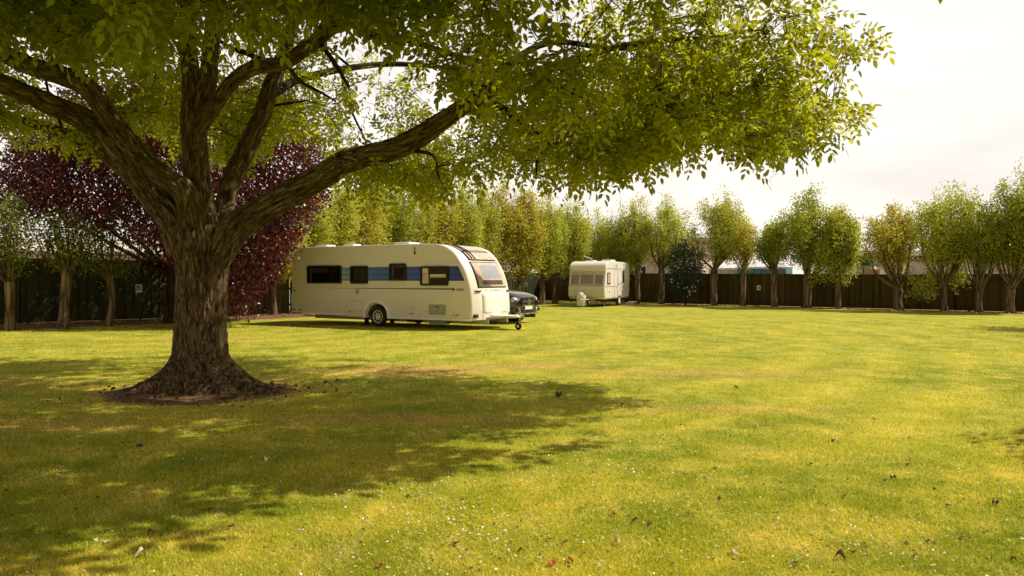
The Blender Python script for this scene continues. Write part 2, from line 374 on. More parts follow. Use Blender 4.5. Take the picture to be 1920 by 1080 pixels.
def tube(path, seg=8, close=False):
    """path (n,4) xyz r -> verts, faces, barkvec"""
    c = path[:, :3]; r = np.maximum(path[:, 3], .0015); n = len(c)
    t = unit(np.gradient(c, axis=0))
    up = np.array([0, 0, 1.]) if abs(t[0, 2]) < .8 else np.array([1., 0, 0])
    a = unit(np.cross(t[0], up)); As = [a]
    for i in range(1, n):
        a = a-t[i]*np.dot(a, t[i]); a = a/np.linalg.norm(a); As.append(a)
    A = np.array(As); B = np.cross(t, A)
    th = np.linspace(0, 2*np.pi, seg, endpoint=False)
    ring = A[:, None, :]*np.cos(th)[None, :, None]+B[:, None, :]*np.sin(th)[None, :, None]
    V = c[:, None, :]+ring*r[:, None, None]
    s = np.concatenate([[0], np.cumsum(np.linalg.norm(np.diff(c, axis=0), axis=1))])
    bv = np.stack([np.cos(th)[None, :]*r[:, None], np.sin(th)[None, :]*r[:, None], np.repeat(s[:, None], seg, 1)], -1)
    i, j = np.meshgrid(np.arange(n-1), np.arange(seg), indexing='ij'); j2 = (j+1) % seg
    F = np.stack([i*seg+j, i*seg+j2, (i+1)*seg+j2, (i+1)*seg+j], -1).reshape(-1, 4)
    V = V.reshape(-1, 3); bv = bv.reshape(-1, 3)
    return V, F, bv
class Tubes:
    def __init__(s): s.V, s.F, s.B, s.n = [], [], [], 0
    def add(s, path, seg=8):
        V, F, B = tube(np.array(path), seg); s.V.append(V); s.F.append(F+s.n); s.B.append(B+rng.uniform(0, 5)); s.n += len(V)
    def build(s, name, mat, parent):
        V = np.vstack(s.V); return np_mesh(name, V, np.vstack(s.F), mat, parent, smooth=True, vec=np.vstack(s.B), vtint=np.full(len(V), .7))

# ================================================================== SETTING
def sheet(name, poly, z, mat, kind='structure', jag=0):
    bm = bmesh.new(); vs = [bm.verts.new((x, y, z)) for x, y in poly]; bm.faces.new(vs)
    me = bpy.data.meshes.new(name); bm.to_mesh(me); bm.free()
    o = link_mesh(name, me, mat); tag(o, kind=kind); return o
sheet('ground', [(-900, -300), (900, -300), (900, 1500), (-900, 1500)], 0, M['lawn'])

FL = [np.array(p, float) for p in [(-24, 17.0), (-16.6, 25.0), (-12.6, 29.0), (-9.8, 32.6), (2.0, 52.0)]]
FR = [np.array(p, float) for p in [(2.0, 52.0), (23.5, 33.0), (33.0, 24.6)]]
def edge_pts(line, off, step=.35, amp=.12, seed=0):
    out = []
    for a, b in zip(line[:-1], line[1:]):
        d = b-a; L = np.linalg.norm(d); t = d/L; nn = np.array([t[1], -t[0]])
        for k in range(int(L/step)):
            q = a+t*k*step; w = mnoise.noise(Vector((q[0]*.9, q[1]*.9, seed)))*amp*2+mnoise.noise(Vector((q[0]*3.1, q[1]*3.1, seed+3)))*amp
            out.append(q+nn*(off+w))
    out.append(line[-1]+nn*off); return out
def strip(name, line, off_in, off_out, z, mat, amp=.14):
    a = edge_pts(line, off_in, amp=amp, seed=1); b = edge_pts(line, off_out, amp=0, seed=2)
    rows = [[(p[0], p[1], z), (q[0], q[1], z)] for p, q in zip(a, b)]
    o = MB().grid(rows).build(name, mat, smooth=False); tag(o, kind='structure'); return o
strip('soil_strip', FL, 3.3, -.3, .004, M['soil'], .3)
strip('soil_border', FR, 1.55, -.3, .006, M['soil'], .12)
# yard behind the fence
sheet('yard', [(2.6, 53.2), (24.5, 33.8), (38, 22), (160, 60), (120, 160), (-80, 160), (-60, 10), (-25.5, 16.5), (-10.8, 33.2)], .010, M['concrete'])

def fence_run(name, a, b, h0, h1, mat, label, board=.15, seed=0):
    d = b-a; L = float(np.linalg.norm(d)); t = d/L; ang = math.atan2(t[1], t[0])
    root = thing(name, label, 'fence', (a[0], a[1], 0), ang)
    nb = int(L/board); V, F, T = [], [], []
    rr = random.Random(seed)
    for i in range(nb):
        x0, x1 = i*board, (i+1)*board+.018
        h = h0+(h1-h0)*(i/nb)+rr.uniform(-.008, .008)
        y0 = -.012 if i % 2 else -.030
        y0 += rr.uniform(-.003, .003)
        q = [(x0, y0, .03), (x1, y0, .03), (x1, y0, h), (x0, y0, h), (x0, y0+.016, .03), (x1, y0+.016, .03), (x1, y0+.016, h), (x0, y0+.016, h)]
        k = len(V); V += q
        for f in ((0, 1, 2, 3), (5, 4, 7, 6), (3, 2, 6, 7), (0, 3, 7, 4), (1, 5, 6, 2)): F.append([k+z for z in f]); 
        T += [rr.random()]*5
    np_mesh('boards', np.array(V), np.array(F), mat, root, tint=np.array(T))
    mb = MB()
    for z in (.4, 1.1, h0-.25): mb.box((L/2, .05, z), (L, .06, .09))
    mb.build('rails', mat, root, smooth=False)
    for i in range(int(L/2.6)+1):
        x = min(i*2.6, L-.1); h = h0+(h1-h0)*x/L
        MB().box((x, .12, h/2-.02), (.10, .10, h-.04)).build('post', mat, root, smooth=False)
    return root
fence_run('board_fence', FL[0], FL[1], 2.22, 2.22, M['fence_g'], 'dark green board fence at far left behind the leftmost slim tree', seed=1)
fence_run('board_fence', FL[1], FL[2], 2.22, 2.22, M['fence_g'], 'dark green board fence behind the white power box left of the big trunk', seed=2)
fence_run('board_fence', FL[2], FL[3], 2.22, 2.15, M['fence_g'], 'dark fence section between the big trunk and the rear end of the large caravan', seed=3)
fence_run('board_fence', FL[3], FL[4], 2.15, 1.96, M['fence_g'], 'fence with painted-in tree shade running behind the large caravan and the black car to the far corner', seed=4)  # darker boards than the next run, tree shade put into the colour
fence_run('board_fence', FR[0], FR[1], 1.96, 1.70, M['fence_b'], 'long brown board fence behind the small caravan and the right hand row of trees', seed=5)
fence_run('board_fence', FR[1], FR[2], 1.70, 1.66, M['fence_b'], 'brown board fence at the extreme right edge past the darkest green tree', seed=6)

# ================================================================== BIG TREE
TX, TY = gp(375, 9.9), 9.9
def limb(pts, sub=6):
    """pts: (px,py,Y,width_px) -> xyz r path"""
    q = []
    for px, py, Y, w in pts:
        p = P(px, py, Y); q.append([*p, w/FPX*Y/2*(.90 if w > 95 else .82)])
    return catmull(q, sub)
limbs = {
 'trunk': limb([(375, 800, 9.9, 118), (376, 700, 9.9, 114), (377, 640, 9.9, 104), (378, 570, 9.9, 100), (378, 500, 9.9, 100), (376, 450, 9.9, 108), (374, 425, 9.9, 104)]),
 'A': limb([(398, 492, 9.9, 70), (440, 430, 9.8, 68), (500, 390, 9.7, 60), (560, 355, 9.6, 56), (615, 325, 9.5, 54), (660, 300, 9.4, 52), (740, 278, 9.3, 50), (800, 246, 9.2, 46), (860, 205, 9.1, 36), (910, 180, 9.0, 28), (980, 150, 8.9, 22), (1080, 110, 8.8, 18), (1200, 80, 8.8, 13), (1320, 70, 8.9, 9), (1430, 55, 9.0, 6)]),
 'A2': limb([(900, 183, 9.0, 24), (960, 215, 8.9, 18), (1010, 255, 8.8, 14), (1035, 262, 8.75, 11), (1008, 300, 8.7, 7), (1006, 330, 8.7, 4)], 5),
 'A3': limb([(860, 205, 9.1, 22), (940, 130, 9.6, 18), (1030, 80, 10.2, 14), (1140, 90, 10.6, 12), (1280, 95, 10.9, 10), (1400, 130, 11, 7), (1480, 170, 11, 4)], 5),
 'B': limb([(350, 470, 9.9, 80), (322, 405, 9.8, 74), (290, 370, 9.75, 66), (245, 300, 9.6, 62), (205, 255, 9.5, 58), (150, 220, 9.3, 50), (80, 190, 9.1, 46), (10, 160, 8.9, 42), (-90, 120, 8.7, 34), (-220, 60, 8.6, 24), (-360, 0, 8.6, 14)]),
 'C': limb([(362, 420, 9.7, 54), (345, 360, 9.5, 52), (300, 325, 9.4, 46), (250, 275, 9.3, 44), (205, 220, 9.2, 42), (165, 165, 9.1, 44), (120, 143, 9.0, 44), (60, 125, 8.9, 42), (5, 100, 8.8, 40), (-80, 60, 8.7, 30), (-200, -40, 8.6, 18)]),
 'D': limb([(376, 440, 9.85, 84), (372, 370, 9.85, 62), (368, 300, 9.85, 54), (362, 220, 9.85, 52), (360, 150, 9.8, 40), (350, 70, 9.8, 38), (352, 0, 9.8, 36), (345, -120, 9.8, 28), (330, -300, 9.8, 14)]),
 'D2': limb([(374, 225, 9.85, 38), (390, 150, 9.7, 38), (397, 80, 9.6, 38), (408, 0, 9.5, 36), (430, -140, 9.4, 24), (460, -300, 9.3, 12)]),
 'D3': limb([(375, 240, 9.8, 36), (405, 195, 9.6, 32), (440, 150, 9.4, 32), (480, 126, 9.2, 34), (530, 118, 9.1, 34), (572, 92, 9.0, 34), (602, 68, 8.9, 32), (620, 35, 8.8, 30), (650, -10, 8.7, 26), (700, -100, 8.6, 16), (780, -220, 8.6, 8)]),
 'D4': limb([(600, 75, 8.9, 24), (640, 45, 8.8, 22), (680, 52, 8.7, 20), (715, 72, 8.6, 20), (760, 74, 8.5, 16), (810, 90, 8.4, 14), (870, 108, 8.3, 11), (960, 120, 8.2, 8), (1080, 90, 8.1, 5)]),
 'E': limb([(396, 460, 10.0, 56), (420, 400, 10.2, 46), (432, 345, 10.4, 44), (462, 280, 10.6, 42), (490, 220, 10.8, 40), (508, 160, 11.0, 36), (535, 95, 11.2, 30), (552, 30, 11.4, 26), (575, -60, 11.6, 18), (620, -200, 11.8, 8)]),
 'E2': limb([(520, 130, 11.1, 16), (470, 103, 11.0, 13), (430, 88, 11.0, 10), (390, 60, 11.0, 6)], 5),
 'F': limb([(330, 410, 10.2, 50), (270, 350, 10.8, 44), (200, 290, 11.4, 34), (120, 250, 12, 26), (20, 220, 12.5, 20), (-100, 180, 13, 12)], 5),
 'G': limb([(505, 180, 11.0, 22), (560, 150, 11.6, 18), (640, 130, 12.2, 15), (740, 120, 12.8, 12), (860, 130, 13.2, 9), (980, 150, 13.4, 5)], 5),
 'H': limb([(600, 80, 8.9, 12), (632, 125, 8.95, 10), (655, 165, 9.0, 6)], 5),
 'I': limb([(535, 110, 9.1, 12), (560, 150, 9.3, 9), (605, 175, 9.4, 6), (630, 190, 9.5, 4)], 5),
 'J': limb([(1010, 255, 8.8, 10), (1060, 215, 8.9, 10), (1150, 240, 9.1, 8), (1200, 205, 9.2, 6), (1235, 205, 9.3, 4)], 5),
 'K': limb([(740, 280, 9.3, 12), (810, 290, 9.3, 7), (822, 330, 9.2, 5), (838, 360, 9.2, 3)], 5),
}
# root flares
roots = []
for ang, ln, rr in ((185, 1.0, .17), (215, .85, .19), (250, .6, .17), (290, .55, .20), (322, .75, .20), (352, 1.05, .21), (30, .8, .19), (80, .7, .2), (135, .8, .2)):
    c, s = math.cos(rad(ang)), math.sin(rad(ang))
    q = [[TX+c*.10, TY+s*.10, .80, rr*.75], [TX+c*.20, TY+s*.20, .42, rr*.9], [TX+c*(.18+ln*.24), TY+s*(.18+ln*.24), .17, rr*.9],
         [TX+c*(.24+ln*.52), TY+s*(.24+ln*.52), .0, rr*.7], [TX+c*(.30+ln*.85), TY+s*(.30+ln*.85), -.12, rr*.5]]
    roots.append(catmull(q, 5))
def fused(paths, voxel):
    V, F, n = [], [], 0
    bm = bmesh.new()
    for p in paths:
        v, f, _ = tube(p, 14); vs = [bm.verts.new(x) for x in v]
        for q in f: bm.faces.new([vs[i] for i in q])
        bm.faces.new(vs[:14][::-1]); bm.faces.new(vs[-14:])
    me = bpy.data.meshes.new('tmp'); bm.to_mesh(me); bm.free()
    o = bpy.data.objects.new('tmp', me); COL.objects.link(o)
    md = o.modifiers.new('r', 'REMESH'); md.mode = 'VOXEL'; md.voxel_size = voxel
    ms = o.modifiers.new('s', 'SMOOTH'); ms.factor = .5; ms.iterations = 3
    dg = bpy.context.evaluated_depsgraph_get(); ev = o.evaluated_get(dg)
    m2 = bpy.data.meshes.new_from_object(ev); COL.objects.unlink(o); bpy.data.objects.remove(o); bpy.data.meshes.remove(me)
    return m2
big = thing('broadleaf_tree', 'huge spreading tree with furrowed brown trunk and green canopy over the lawn', 'tree', (TX, TY, 0))
inv = np.array([TX, TY, 0])
thick = ['trunk', 'A', 'B', 'C', 'D', 'D2', 'D3', 'E', 'F']
me = fused([limbs[k] for k in thick]+roots, .021)
nv = len(me.vertices); co = np.empty(nv*3, np.float32); me.vertices.foreach_get('co', co); co = co.reshape(-1, 3).astype(float)
nr = np.empty(nv*3, np.float32); me.vertices.foreach_get('normal', nr); nr = nr.reshape(-1, 3).astype(float)
# bark coordinates from the nearest limb segment
best = np.full(nv, 1e9); bark = np.zeros((nv, 3))
for k, p in [(k, limbs[k]) for k in thick]:
    c = p[:, :3]; t = unit(np.gradient(c, axis=0)); up = np.array([0, 1., 0])
    A = unit(np.cross(t, up)); B = np.cross(t, A); s = np.concatenate([[0], np.cumsum(np.linalg.norm(np.diff(c, axis=0), axis=1))])
    off = (hash(k) % 7)*1.7 if False else thick.index(k)*1.7
    for i in range(len(c)):
        d = co-c[i]; along = d@t[i]
        dist = np.linalg.norm(d, axis=1)/max(p[i, 3], .03)
        m = dist < best; best[m] = dist[m]
        bark[m] = np.stack([d[m]@A[i]+off, d[m]@B[i], s[i]+along[m]], -1)
disp = np.zeros(nv); fur = np.zeros(nv)
for i in range(nv):
    b = bark[i]
    w = mnoise.noise(Vector((b[0]*3, b[1]*3, b[2]*1.3)))
    n1 = abs(mnoise.noise(Vector((b[0]*22+w*2.2, b[1]*22+w*1.4, b[2]*3.0))))
    n2 = mnoise.noise(Vector((b[0]*34, b[1]*34, b[2]*9+4)))
    f = min(1, n1*4.2); fur[i] = f
    disp[i] = (f-.6)*.026+n2*.011+w*.016
low = np.clip((1.0-co[:, 2])/1.0, 0, 1)
disp += low*np.array([mnoise.noise(Vector((c[0]*4.2, c[1]*4.2, c[2]*1.4))) for c in co])*.03
amp = np.clip((5.4-co[:, 2])/2.0, .45, 1)
co2 = co+nr*(disp*amp)[:, None]-inv
me.vertices.foreach_set('co', co2.astype(np.float32).ravel())
a = me.attributes.new('bark', 'FLOAT_VECTOR', 'POINT'); a.data.foreach_set('vector', bark.astype(np.float32).ravel())
a = me.attributes.new('furrow', 'FLOAT', 'POINT'); a.data.foreach_set('value', fur.astype(np.float32))
for p in me.polygons: p.use_smooth = True
me.name = 'trunk'; me.materials.clear(); me.update()
link_mesh('trunk', me, M['bark'], big)

# soil mound and litter round the trunk
def mound():
    rows = []
    for i in range(9):
        r = .25+i*.10; row = []
        for j in range(49):
            a = 2*math.pi*(j % 48)/48
            rr = r*(1+.18*mnoise.noise(Vector((math.cos(a)*1.5, math.sin(a)*1.5, 3))))*(1.25 if True else 1)
            z = .075*(1-i/8)**1.2+.02*mnoise.noise(Vector((math.cos(a)*r*5, math.sin(a)*r*5, 0)))*(1-i/8)+.0045-(.012 if i == 8 else 0)
            row.append((TX+math.cos(a)*rr, TY+math.sin(a)*rr*.8, z))
        rows.append(row)
    o = MB().grid(rows).build('soil_mound', M['soil']); tag(o, kind='structure')
mound()

# ---- canopy
def interp(x, pts): return np.interp(x, [p[0] for p in pts], [p[1] for p in pts])
LOW = [(-1500, 260), (-300, 250), (0, 235), (120, 270), (330, 290), (420, 300), (500, 275), (585, 215), (625, 330), (680, 355), (760, 352), (815, 375), (850, 350), (900, 340), (960, 318), (1000, 322), (1050, 335), (1075, 350), (1120, 320), (1170, 310), (1240, 300), (1283, 280), (1300, 245), (1330, 250), (1375, 262), (1410, 280), (1432, 300), (1455, 275), (1500, 262), (1560, 255), (1590, 228), (1606, 180), (1700, 120)]
FRONT = [(-1500, 150), (-400, 80), (0, 55), (150, 80), (300, 70), (420, 45), (520, 30), (600, 0), (680, 20), (760, 70), (840, 130), (900, 230), (950, 300), (1000, 400), (2500, 400)]
def project(p):
    return 960+FPX*p[:, 0]/p[:, 1], HOR-FPX*(p[:, 2]-CAMZ)/p[:, 1]
def right_lim(py): return -48+interp(py, [(-400, 1500), (-100, 1600), (0, 1580), (30, 1600), (60, 1618), (95, 1600), (120, 1545), (145, 1535), (190, 1570), (225, 1590), (260, 1555), (300, 1440)])
def sample_canopy(n, zlo=None, vis=True):
    out = []; tot = 0
    while tot < n:
        k = n*3
        X = rng.uniform(-12.2, 5.3, k); Y = rng.uniform(4.9 if vis else 3.5, 15.2, k)
        e = ((X+3.5)/8.6)**2+((Y-10.1)/np.where(Y < 10.1, 5.0 if vis else 5.9, 4.8))**2
        e += .16*np.sin(X*1.9+Y*.7)+.1*np.sin(Y*2.3-X)
        ztop = 2.6+7.2*np.sqrt(np.clip(1-e, 0, 1))
        px = 960+FPX*X/Y
        zl = CAMZ-(interp(px, LOW)-np.where(px > 850, 16, 0)-HOR)/FPX*Y
        zf = CAMZ-(interp(px, FRONT)-HOR)/FPX*Y
        zl = np.where(Y < 10.6, np.maximum(zl, zf), zl)
        zl = np.where(Y < 8.2, np.maximum(zl, 3.0+(8.2-Y)*.13), zl)
        zl = np.maximum(zl, 2.35)
        if vis: z = zl+np.abs(rng.normal(0, 1, k))*.95
        else: z = zl+1.2+rng.uniform(0, 1, k)*(ztop-zl-1.2)
        p = np.stack([X, Y, z], -1)
        _, py = project(p)
        ok = (e < 1) & (z < ztop) & (z >= zl)
        ok &= (Y < np.interp(X, [0, 2.5, 5.5], [15.5, 11.6, 10.4]))
        if vis: ok &= (px < right_lim(py))
        else: ok &= (Y > np.interp(X, [0, 1.5, 5], [0, 5.7, 7.8])) 
        if vis: ok &= (Y > interp(px, [(700, 0), (1150, 7.2), (1700, 8.2)]))
        if not vis: ok &= (HOR-FPX*(p[:, 2]-.75-CAMZ)/np.maximum(p[:, 1]-.4, 1) < -5)
        if vis: ok &= (py > -260) & (px > -420)
        p = p[ok]; out.append(p); tot += len(p)
    return np.vstack(out)[:n]
def gap_filter(p, thr=-.12):
    g = np.array([mnoise.noise(Vector(q*.95))+.6*mnoise.noise(Vector(q*2.3)) for q in p]); return p[g > thr]
cl = gap_filter(sample_canopy(4900), .06)
px_, py_ = project(cl); cl = cl[~((px_ > 830) & (px_ < 1130) & (py_ > 170) & (rng.random(len(cl)) < .42))]
ex = sample_canopy(2600); px_, py_ = project(ex); ex = ex[(px_ > 1140) & (ex[:, 1] > 8)][:210]
hang = [(1405, 250), (1425, 285), (1432, 268), (1390, 245), (1350, 235), (1370, 225), (1440, 240), (1470, 235), (1500, 245), (1530, 240), (1570, 225), (1590, 215), (1280, 268), (1262, 262), (1230, 275), (1205, 285), (1180, 290), (1165, 300), (1080, 330), (1070, 310), (1060, 290), (1100, 300), (1015, 285), (990, 300), (940, 300), (900, 315), (870, 300), (820, 350), (812, 330), (835, 320), (780, 325), (740, 325), (700, 330), (660, 300), (1590, 70), (1610, 62), (1575, 110), (1560, 60), (1540, 160), (1555, 190), (1520, 210), (1480, 190)]
hg = [P(a+rng.normal(0, 9), b+rng.normal(0, 7), rng.uniform(8.9, 9.9)) for a, b in hang for _ in range(2)]
cl = np.vstack([cl, ex, np.array(hg)])
cu = gap_filter(sample_canopy(2700, vis=False), -.10); cu = cu[(cu[:, 1] < 7.5) | (rng.random(len(cu)) < np.where(cu[:, 0] < -1.5, .85, .25))]
# skeleton nodes
nodes = []
tw = Tubes()
for k, p in limbs.items():
    if k in ('trunk',): continue
    m = p[:, 2] > 2.9; nodes.append(p[m])
    if k not in thick: tw.add(p-np.array([TX, TY, 0, 0]), 8)
nodes = np.vstack(nodes)
# main secondary branches
sec = cl[rng.permutation(len(cl))[:230]]
sec = np.vstack([sec, cu[:60]])
d0 = np.array([np.min(np.linalg.norm(nodes[:, :3]-s, axis=1)) for s in sec]); sec = sec[np.argsort(d0)]
for s in sec:
    dd = np.linalg.norm(nodes[:, :3]-s, axis=1)+(nodes[:, 3] < .006)*1.0; i = int(np.argmin(dd)); a = nodes[i]; d = dd[i]
    if d < .25: continue
    m = (a[:3]+s)/2+rng.normal(0, .10, 3)*min(1.2, d)+np.array([0, 0, .10*d])
    m2 = a[:3]*.25+s*.75+rng.normal(0, .07, 3)*min(1.2, d)
    r0 = min(a[3]*.7, .012+.012*d); r1 = .005
    path = catmull([[*a[:3], r0], [*m, r0*.7], [*m2, r0*.5], [*s, r1]], 5); nodes = np.vstack([nodes, path[3:]])
    tw.add(path-np.array([TX, TY, 0, 0]), 5)
for s in cl:
    dd = np.linalg.norm(nodes[:, :3]-s, axis=1); i = int(np.argmin(dd)); a = nodes[i]; d = dd[i]
    if d > 2.2: continue
    m = (a[:3]+s)/2+rng.normal(0, .12, 3)*d+np.array([0, 0, .08*d])
    path = catmull([[*a[:3], .0065], [*m, .005], [*s, .003]], 3)
    tw.add(path-np.array([TX, TY, 0, 0]), 3)
    
tw.build('branches', M['twig'], big)

def compound(centers, per, rad_, leafL, leaflets=7, sizeY=False, rach=.26):
    n = len(centers)*per
    ci = np.repeat(np.arange(len(centers)), per); c = centers[ci]
    # each cluster: a twig direction; leaves arranged round it
    cdir = unit(rng.normal(0, 1, (len(centers), 3))*[1, 1, .45]+[0, 0, -.15])[ci]
    t = rng.uniform(-1, 1, n)[:, None]
    base = c+cdir*t*rad_*.8+rng.normal(0, rad_*.30, (n, 3))
    r = unit(unit(rng.normal(0, 1, (n, 3)))*1.0+cdir*.6+[0, 0, -.25])
    up = unit(rng.normal(0, .42, (n, 3))+[0, 0, 1.0]); up = unit(up-r*np.sum(up*r, 1, keepdims=True))
    side = np.cross(r, up)
    P_, D_, N_, L_, T_ = [], [], [], [], []
    tint = np.clip(rng.normal(.46, .26, len(centers))[ci]+rng.normal(0, .16, n), 0, 1)
    sc = rng.uniform(.75, 1.2, n)
    lay = [(1.0, 0, 1.15)]+[(tt, sg, s_) for tt, s_ in ((.80, 1.0), (.55, .92), (.30, .75)) for sg in (-1, 1)]
    if leaflets == 5: lay = lay[:5]
    for tt, sg, s_ in lay:
        pos = base+r*(tt*rach*sc)[:, None]+np.array([0, 0, -1])*(tt**2*.05*sc)[:, None]
        dr = r*(1.0 if sg == 0 else .55)+side*sg*.95+rng.normal(0, .14, (n, 3))-[0, 0, .18]
        P_.append(pos); D_.append(dr); N_.append(up+rng.normal(0, .22, (n, 3))); L_.append(leafL*s_*sc); T_.append(np.clip(tint+rng.normal(0, .06, n), 0, 1))
    P_ = np.vstack(P_); L_ = np.concatenate(L_)
    V, F = leaf_quads(P_, np.vstack(D_), np.vstack(N_), L_, L_*.50, .14)
    return V, F, np.concatenate(T_)
HEX = True
V1, F1, T1 = compound(cl, 8, .27, .094)
V2, F2, T2 = compound(cu, 9, .55, .22, 5, rach=.5)
q_ = V2.reshape(-1, F2.shape[1], 3).mean(1); qx, qy = project(np.stack([q_[:, 0], np.maximum(q_[:, 1], .5), q_[:, 2]], -1)); kk = qy < -12
V2 = V2.reshape(-1, F2.shape[1], 3)[kk].reshape(-1, 3); F2 = np.arange(len(V2)).reshape(-1, F2.shape[1]); T2 = T2[kk]
Vc = np.vstack([V1, V2])-inv; Fc = np.vstack([F1, F2+len(V1)]); Tc = np.concatenate([T1, T2])
np_mesh('crown', Vc, Fc, M['leaf'], big, tint=Tc)
print('canopy leaflets', len(Fc))

# ================================================================== other trees
def simple_tree(name, label, cat, X, Y, tr, fork, cx, cy_, hw, ztop, zbot, mat, nclump=260, per=26, L=.10, seed=0, group=None,
                limbs_n=12, lean=0, depth=None, bark='bark2', shape='brush', low_shoots=None, clumpr=.26, dens=1.75):
    r = np.random.default_rng(seed)
    root = thing(name, label, cat, (X, Y, 0), group=group)
    depth = depth or hw*.8
    cc = np.array([cx-X, cy_, 0])
    T = Tubes()
    fk = np.array([lean, 0, fork])
    mid = np.array([lean*.35+r.normal(0, .04), 0, fork*.5])
    T.add(catmull([[0, 0, -.06, tr*1.45], [r.normal(0, .01), 0, .10, tr*1.12], [*mid, tr*.92], [*fk, tr*1.02], [fk[0], fk[1], fork+.08, tr*.5]], 5), 10)
    # clump centres
    hw *= 1.14; n = 0; C = []; nclump = int(nclump*dens*1.12); tr = tr*.88
    H = ztop-zbot
    K = int(13+hw*7); sh_ = []
    for k in range(K):
        a_ = r.uniform(0, 2*math.pi); q_ = math.sqrt(r.random())*.86; tz_ = zbot+H*(1-.50*q_**2.0)*r.uniform(.68, 1.0)
        if k == 0: q_, tz_ = .15, ztop
        sh_.append((math.cos(a_)*q_*hw, math.sin(a_)*q_*depth, tz_, r.uniform(.7, 1.25), r.normal(0, .10)))
    CT = []
    while n < nclump:
        tx_, ty_, tz_, wd, tn = sh_[r.integers(K)]
        t = r.uniform(.0, 1.0)**.85; o_ = min(1, (.30+t*1.1)); sg = hw*.165*wd*(1.35-t)
        z = zbot+(tz_-zbot)*t
        if t < .22 and r.random() < .45: continue
        C.append((cc[0]+tx_*o_+r.normal(0, sg), cc[1]+ty_*o_+r.normal(0, sg), z+r.normal(0, .12))); CT.append(tn); n += 1
    TIPS = [np.array([cc[0]+q[0], cc[1]+q[1], q[2]]) for q in sh_]
    C = np.array(C)
    # limbs
    nd = []
    idx = r.permutation(len(C))[:limbs_n]
    for k in range(limbs_n):
        t = TIPS[k % len(TIPS)]*[1, 1, .93]
        q0 = fk+np.array([r.normal(0, tr*.3), r.normal(0, tr*.3), 0])
        m = fk+(t-fk)*[.68, .68, .38]+r.normal(0, .06, 3)
        rr = tr*r.uniform(.24, .46)
        pth = catmull([[*q0, rr*1.1], [*m, rr*.72], [*(m*.42+t*.58+r.normal(0, .05, 3)), rr*.42], [*t, .008]], 5); T.add(pth, 6); nd.append(pth[3:])
    nd = np.vstack(nd)
    for c in C[::2]:
        i = np.argmin(np.linalg.norm(nd[:, :3]-c, axis=1)); a = nd[i]
        if np.linalg.norm(a[:3]-c) < 1.5:
            T.add(catmull([[*a[:3], .012], [*((a[:3]+c)/2-[0, 0, .05]), .008], [*c, .004]], 2), 3)
    T.build('trunk', M[bark], root)
    if low_shoots is not None: C = np.vstack([C, low_shoots-np.array([X, Y, 0])])
    m = len(C)*per; ci = np.repeat(np.arange(len(C)), per)
    dirn = unit(r.normal(0, 1, (len(C), 3))*[.5, .5, .6]+[0, 0, .6])[ci]
    p = C[ci]+dirn*(r.uniform(-1, 1, m)*clumpr*1.3)[:, None]+r.normal(0, clumpr*.45, (m, 3))
    d = unit(r.normal(0, 1, (m, 3))+dirn*.4-[0, 0, .25])
    nn = unit(r.normal(0, .8, (m, 3))+[0, 0, .7])
    LL = L*r.uniform(.7, 1.3, m)
    V, F = leaf_quads(p, d, nn, LL, LL*.52, .12)
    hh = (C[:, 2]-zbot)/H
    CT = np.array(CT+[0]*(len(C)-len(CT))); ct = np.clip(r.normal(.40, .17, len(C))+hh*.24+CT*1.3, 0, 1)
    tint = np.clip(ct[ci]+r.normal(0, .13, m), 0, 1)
    np_mesh('crown', V, F, mat, root, tint=tint)
    return root
def zat(py, Y): return CAMZ-(py-HOR)/FPX*Y

G = 'slim trees planted along the fence'
# left group
def place(px, Y): return gp(px, Y), Y
def rowtree(label, px, Y, tw_px, fork_py, cpx, hw_px, top_py, bot_py, mat='rowleaf', seed=0, name='fence_tree', **kw):
    X = gp(px, Y)
    return simple_tree(name, label, 'tree', X, Y, tw_px/2/FPX*Y, zat(fork_py, Y), gp(cpx, Y), 0, hw_px/FPX*Y, zat(top_py, Y), zat(bot_py, Y), M[mat], seed=seed, group=G, **kw)
rowtree('leftmost slim tree by the dark green fence, cut by the left edge', 18, 21.8, 17, 533, 20, 62, 360, 500, 'rowleaf_d', 1, nclump=120, per=22, limbs_n=11, L=.085)
rowtree('slim tree second from the left edge with a flared pale foot', 119, 22.5, 19, 510, 125, 60, 375, 500, 'rowleaf_d', 2, nclump=90, per=20, limbs_n=15, L=.085, lean=.12)
rowtree('slim straight tree forking low between the white power box and second left tree', 206, 23.7, 13, 522, 215, 74, 380, 516, 'rowleaf_d', 3, nclump=80, per=18, limbs_n=17, L=.085)
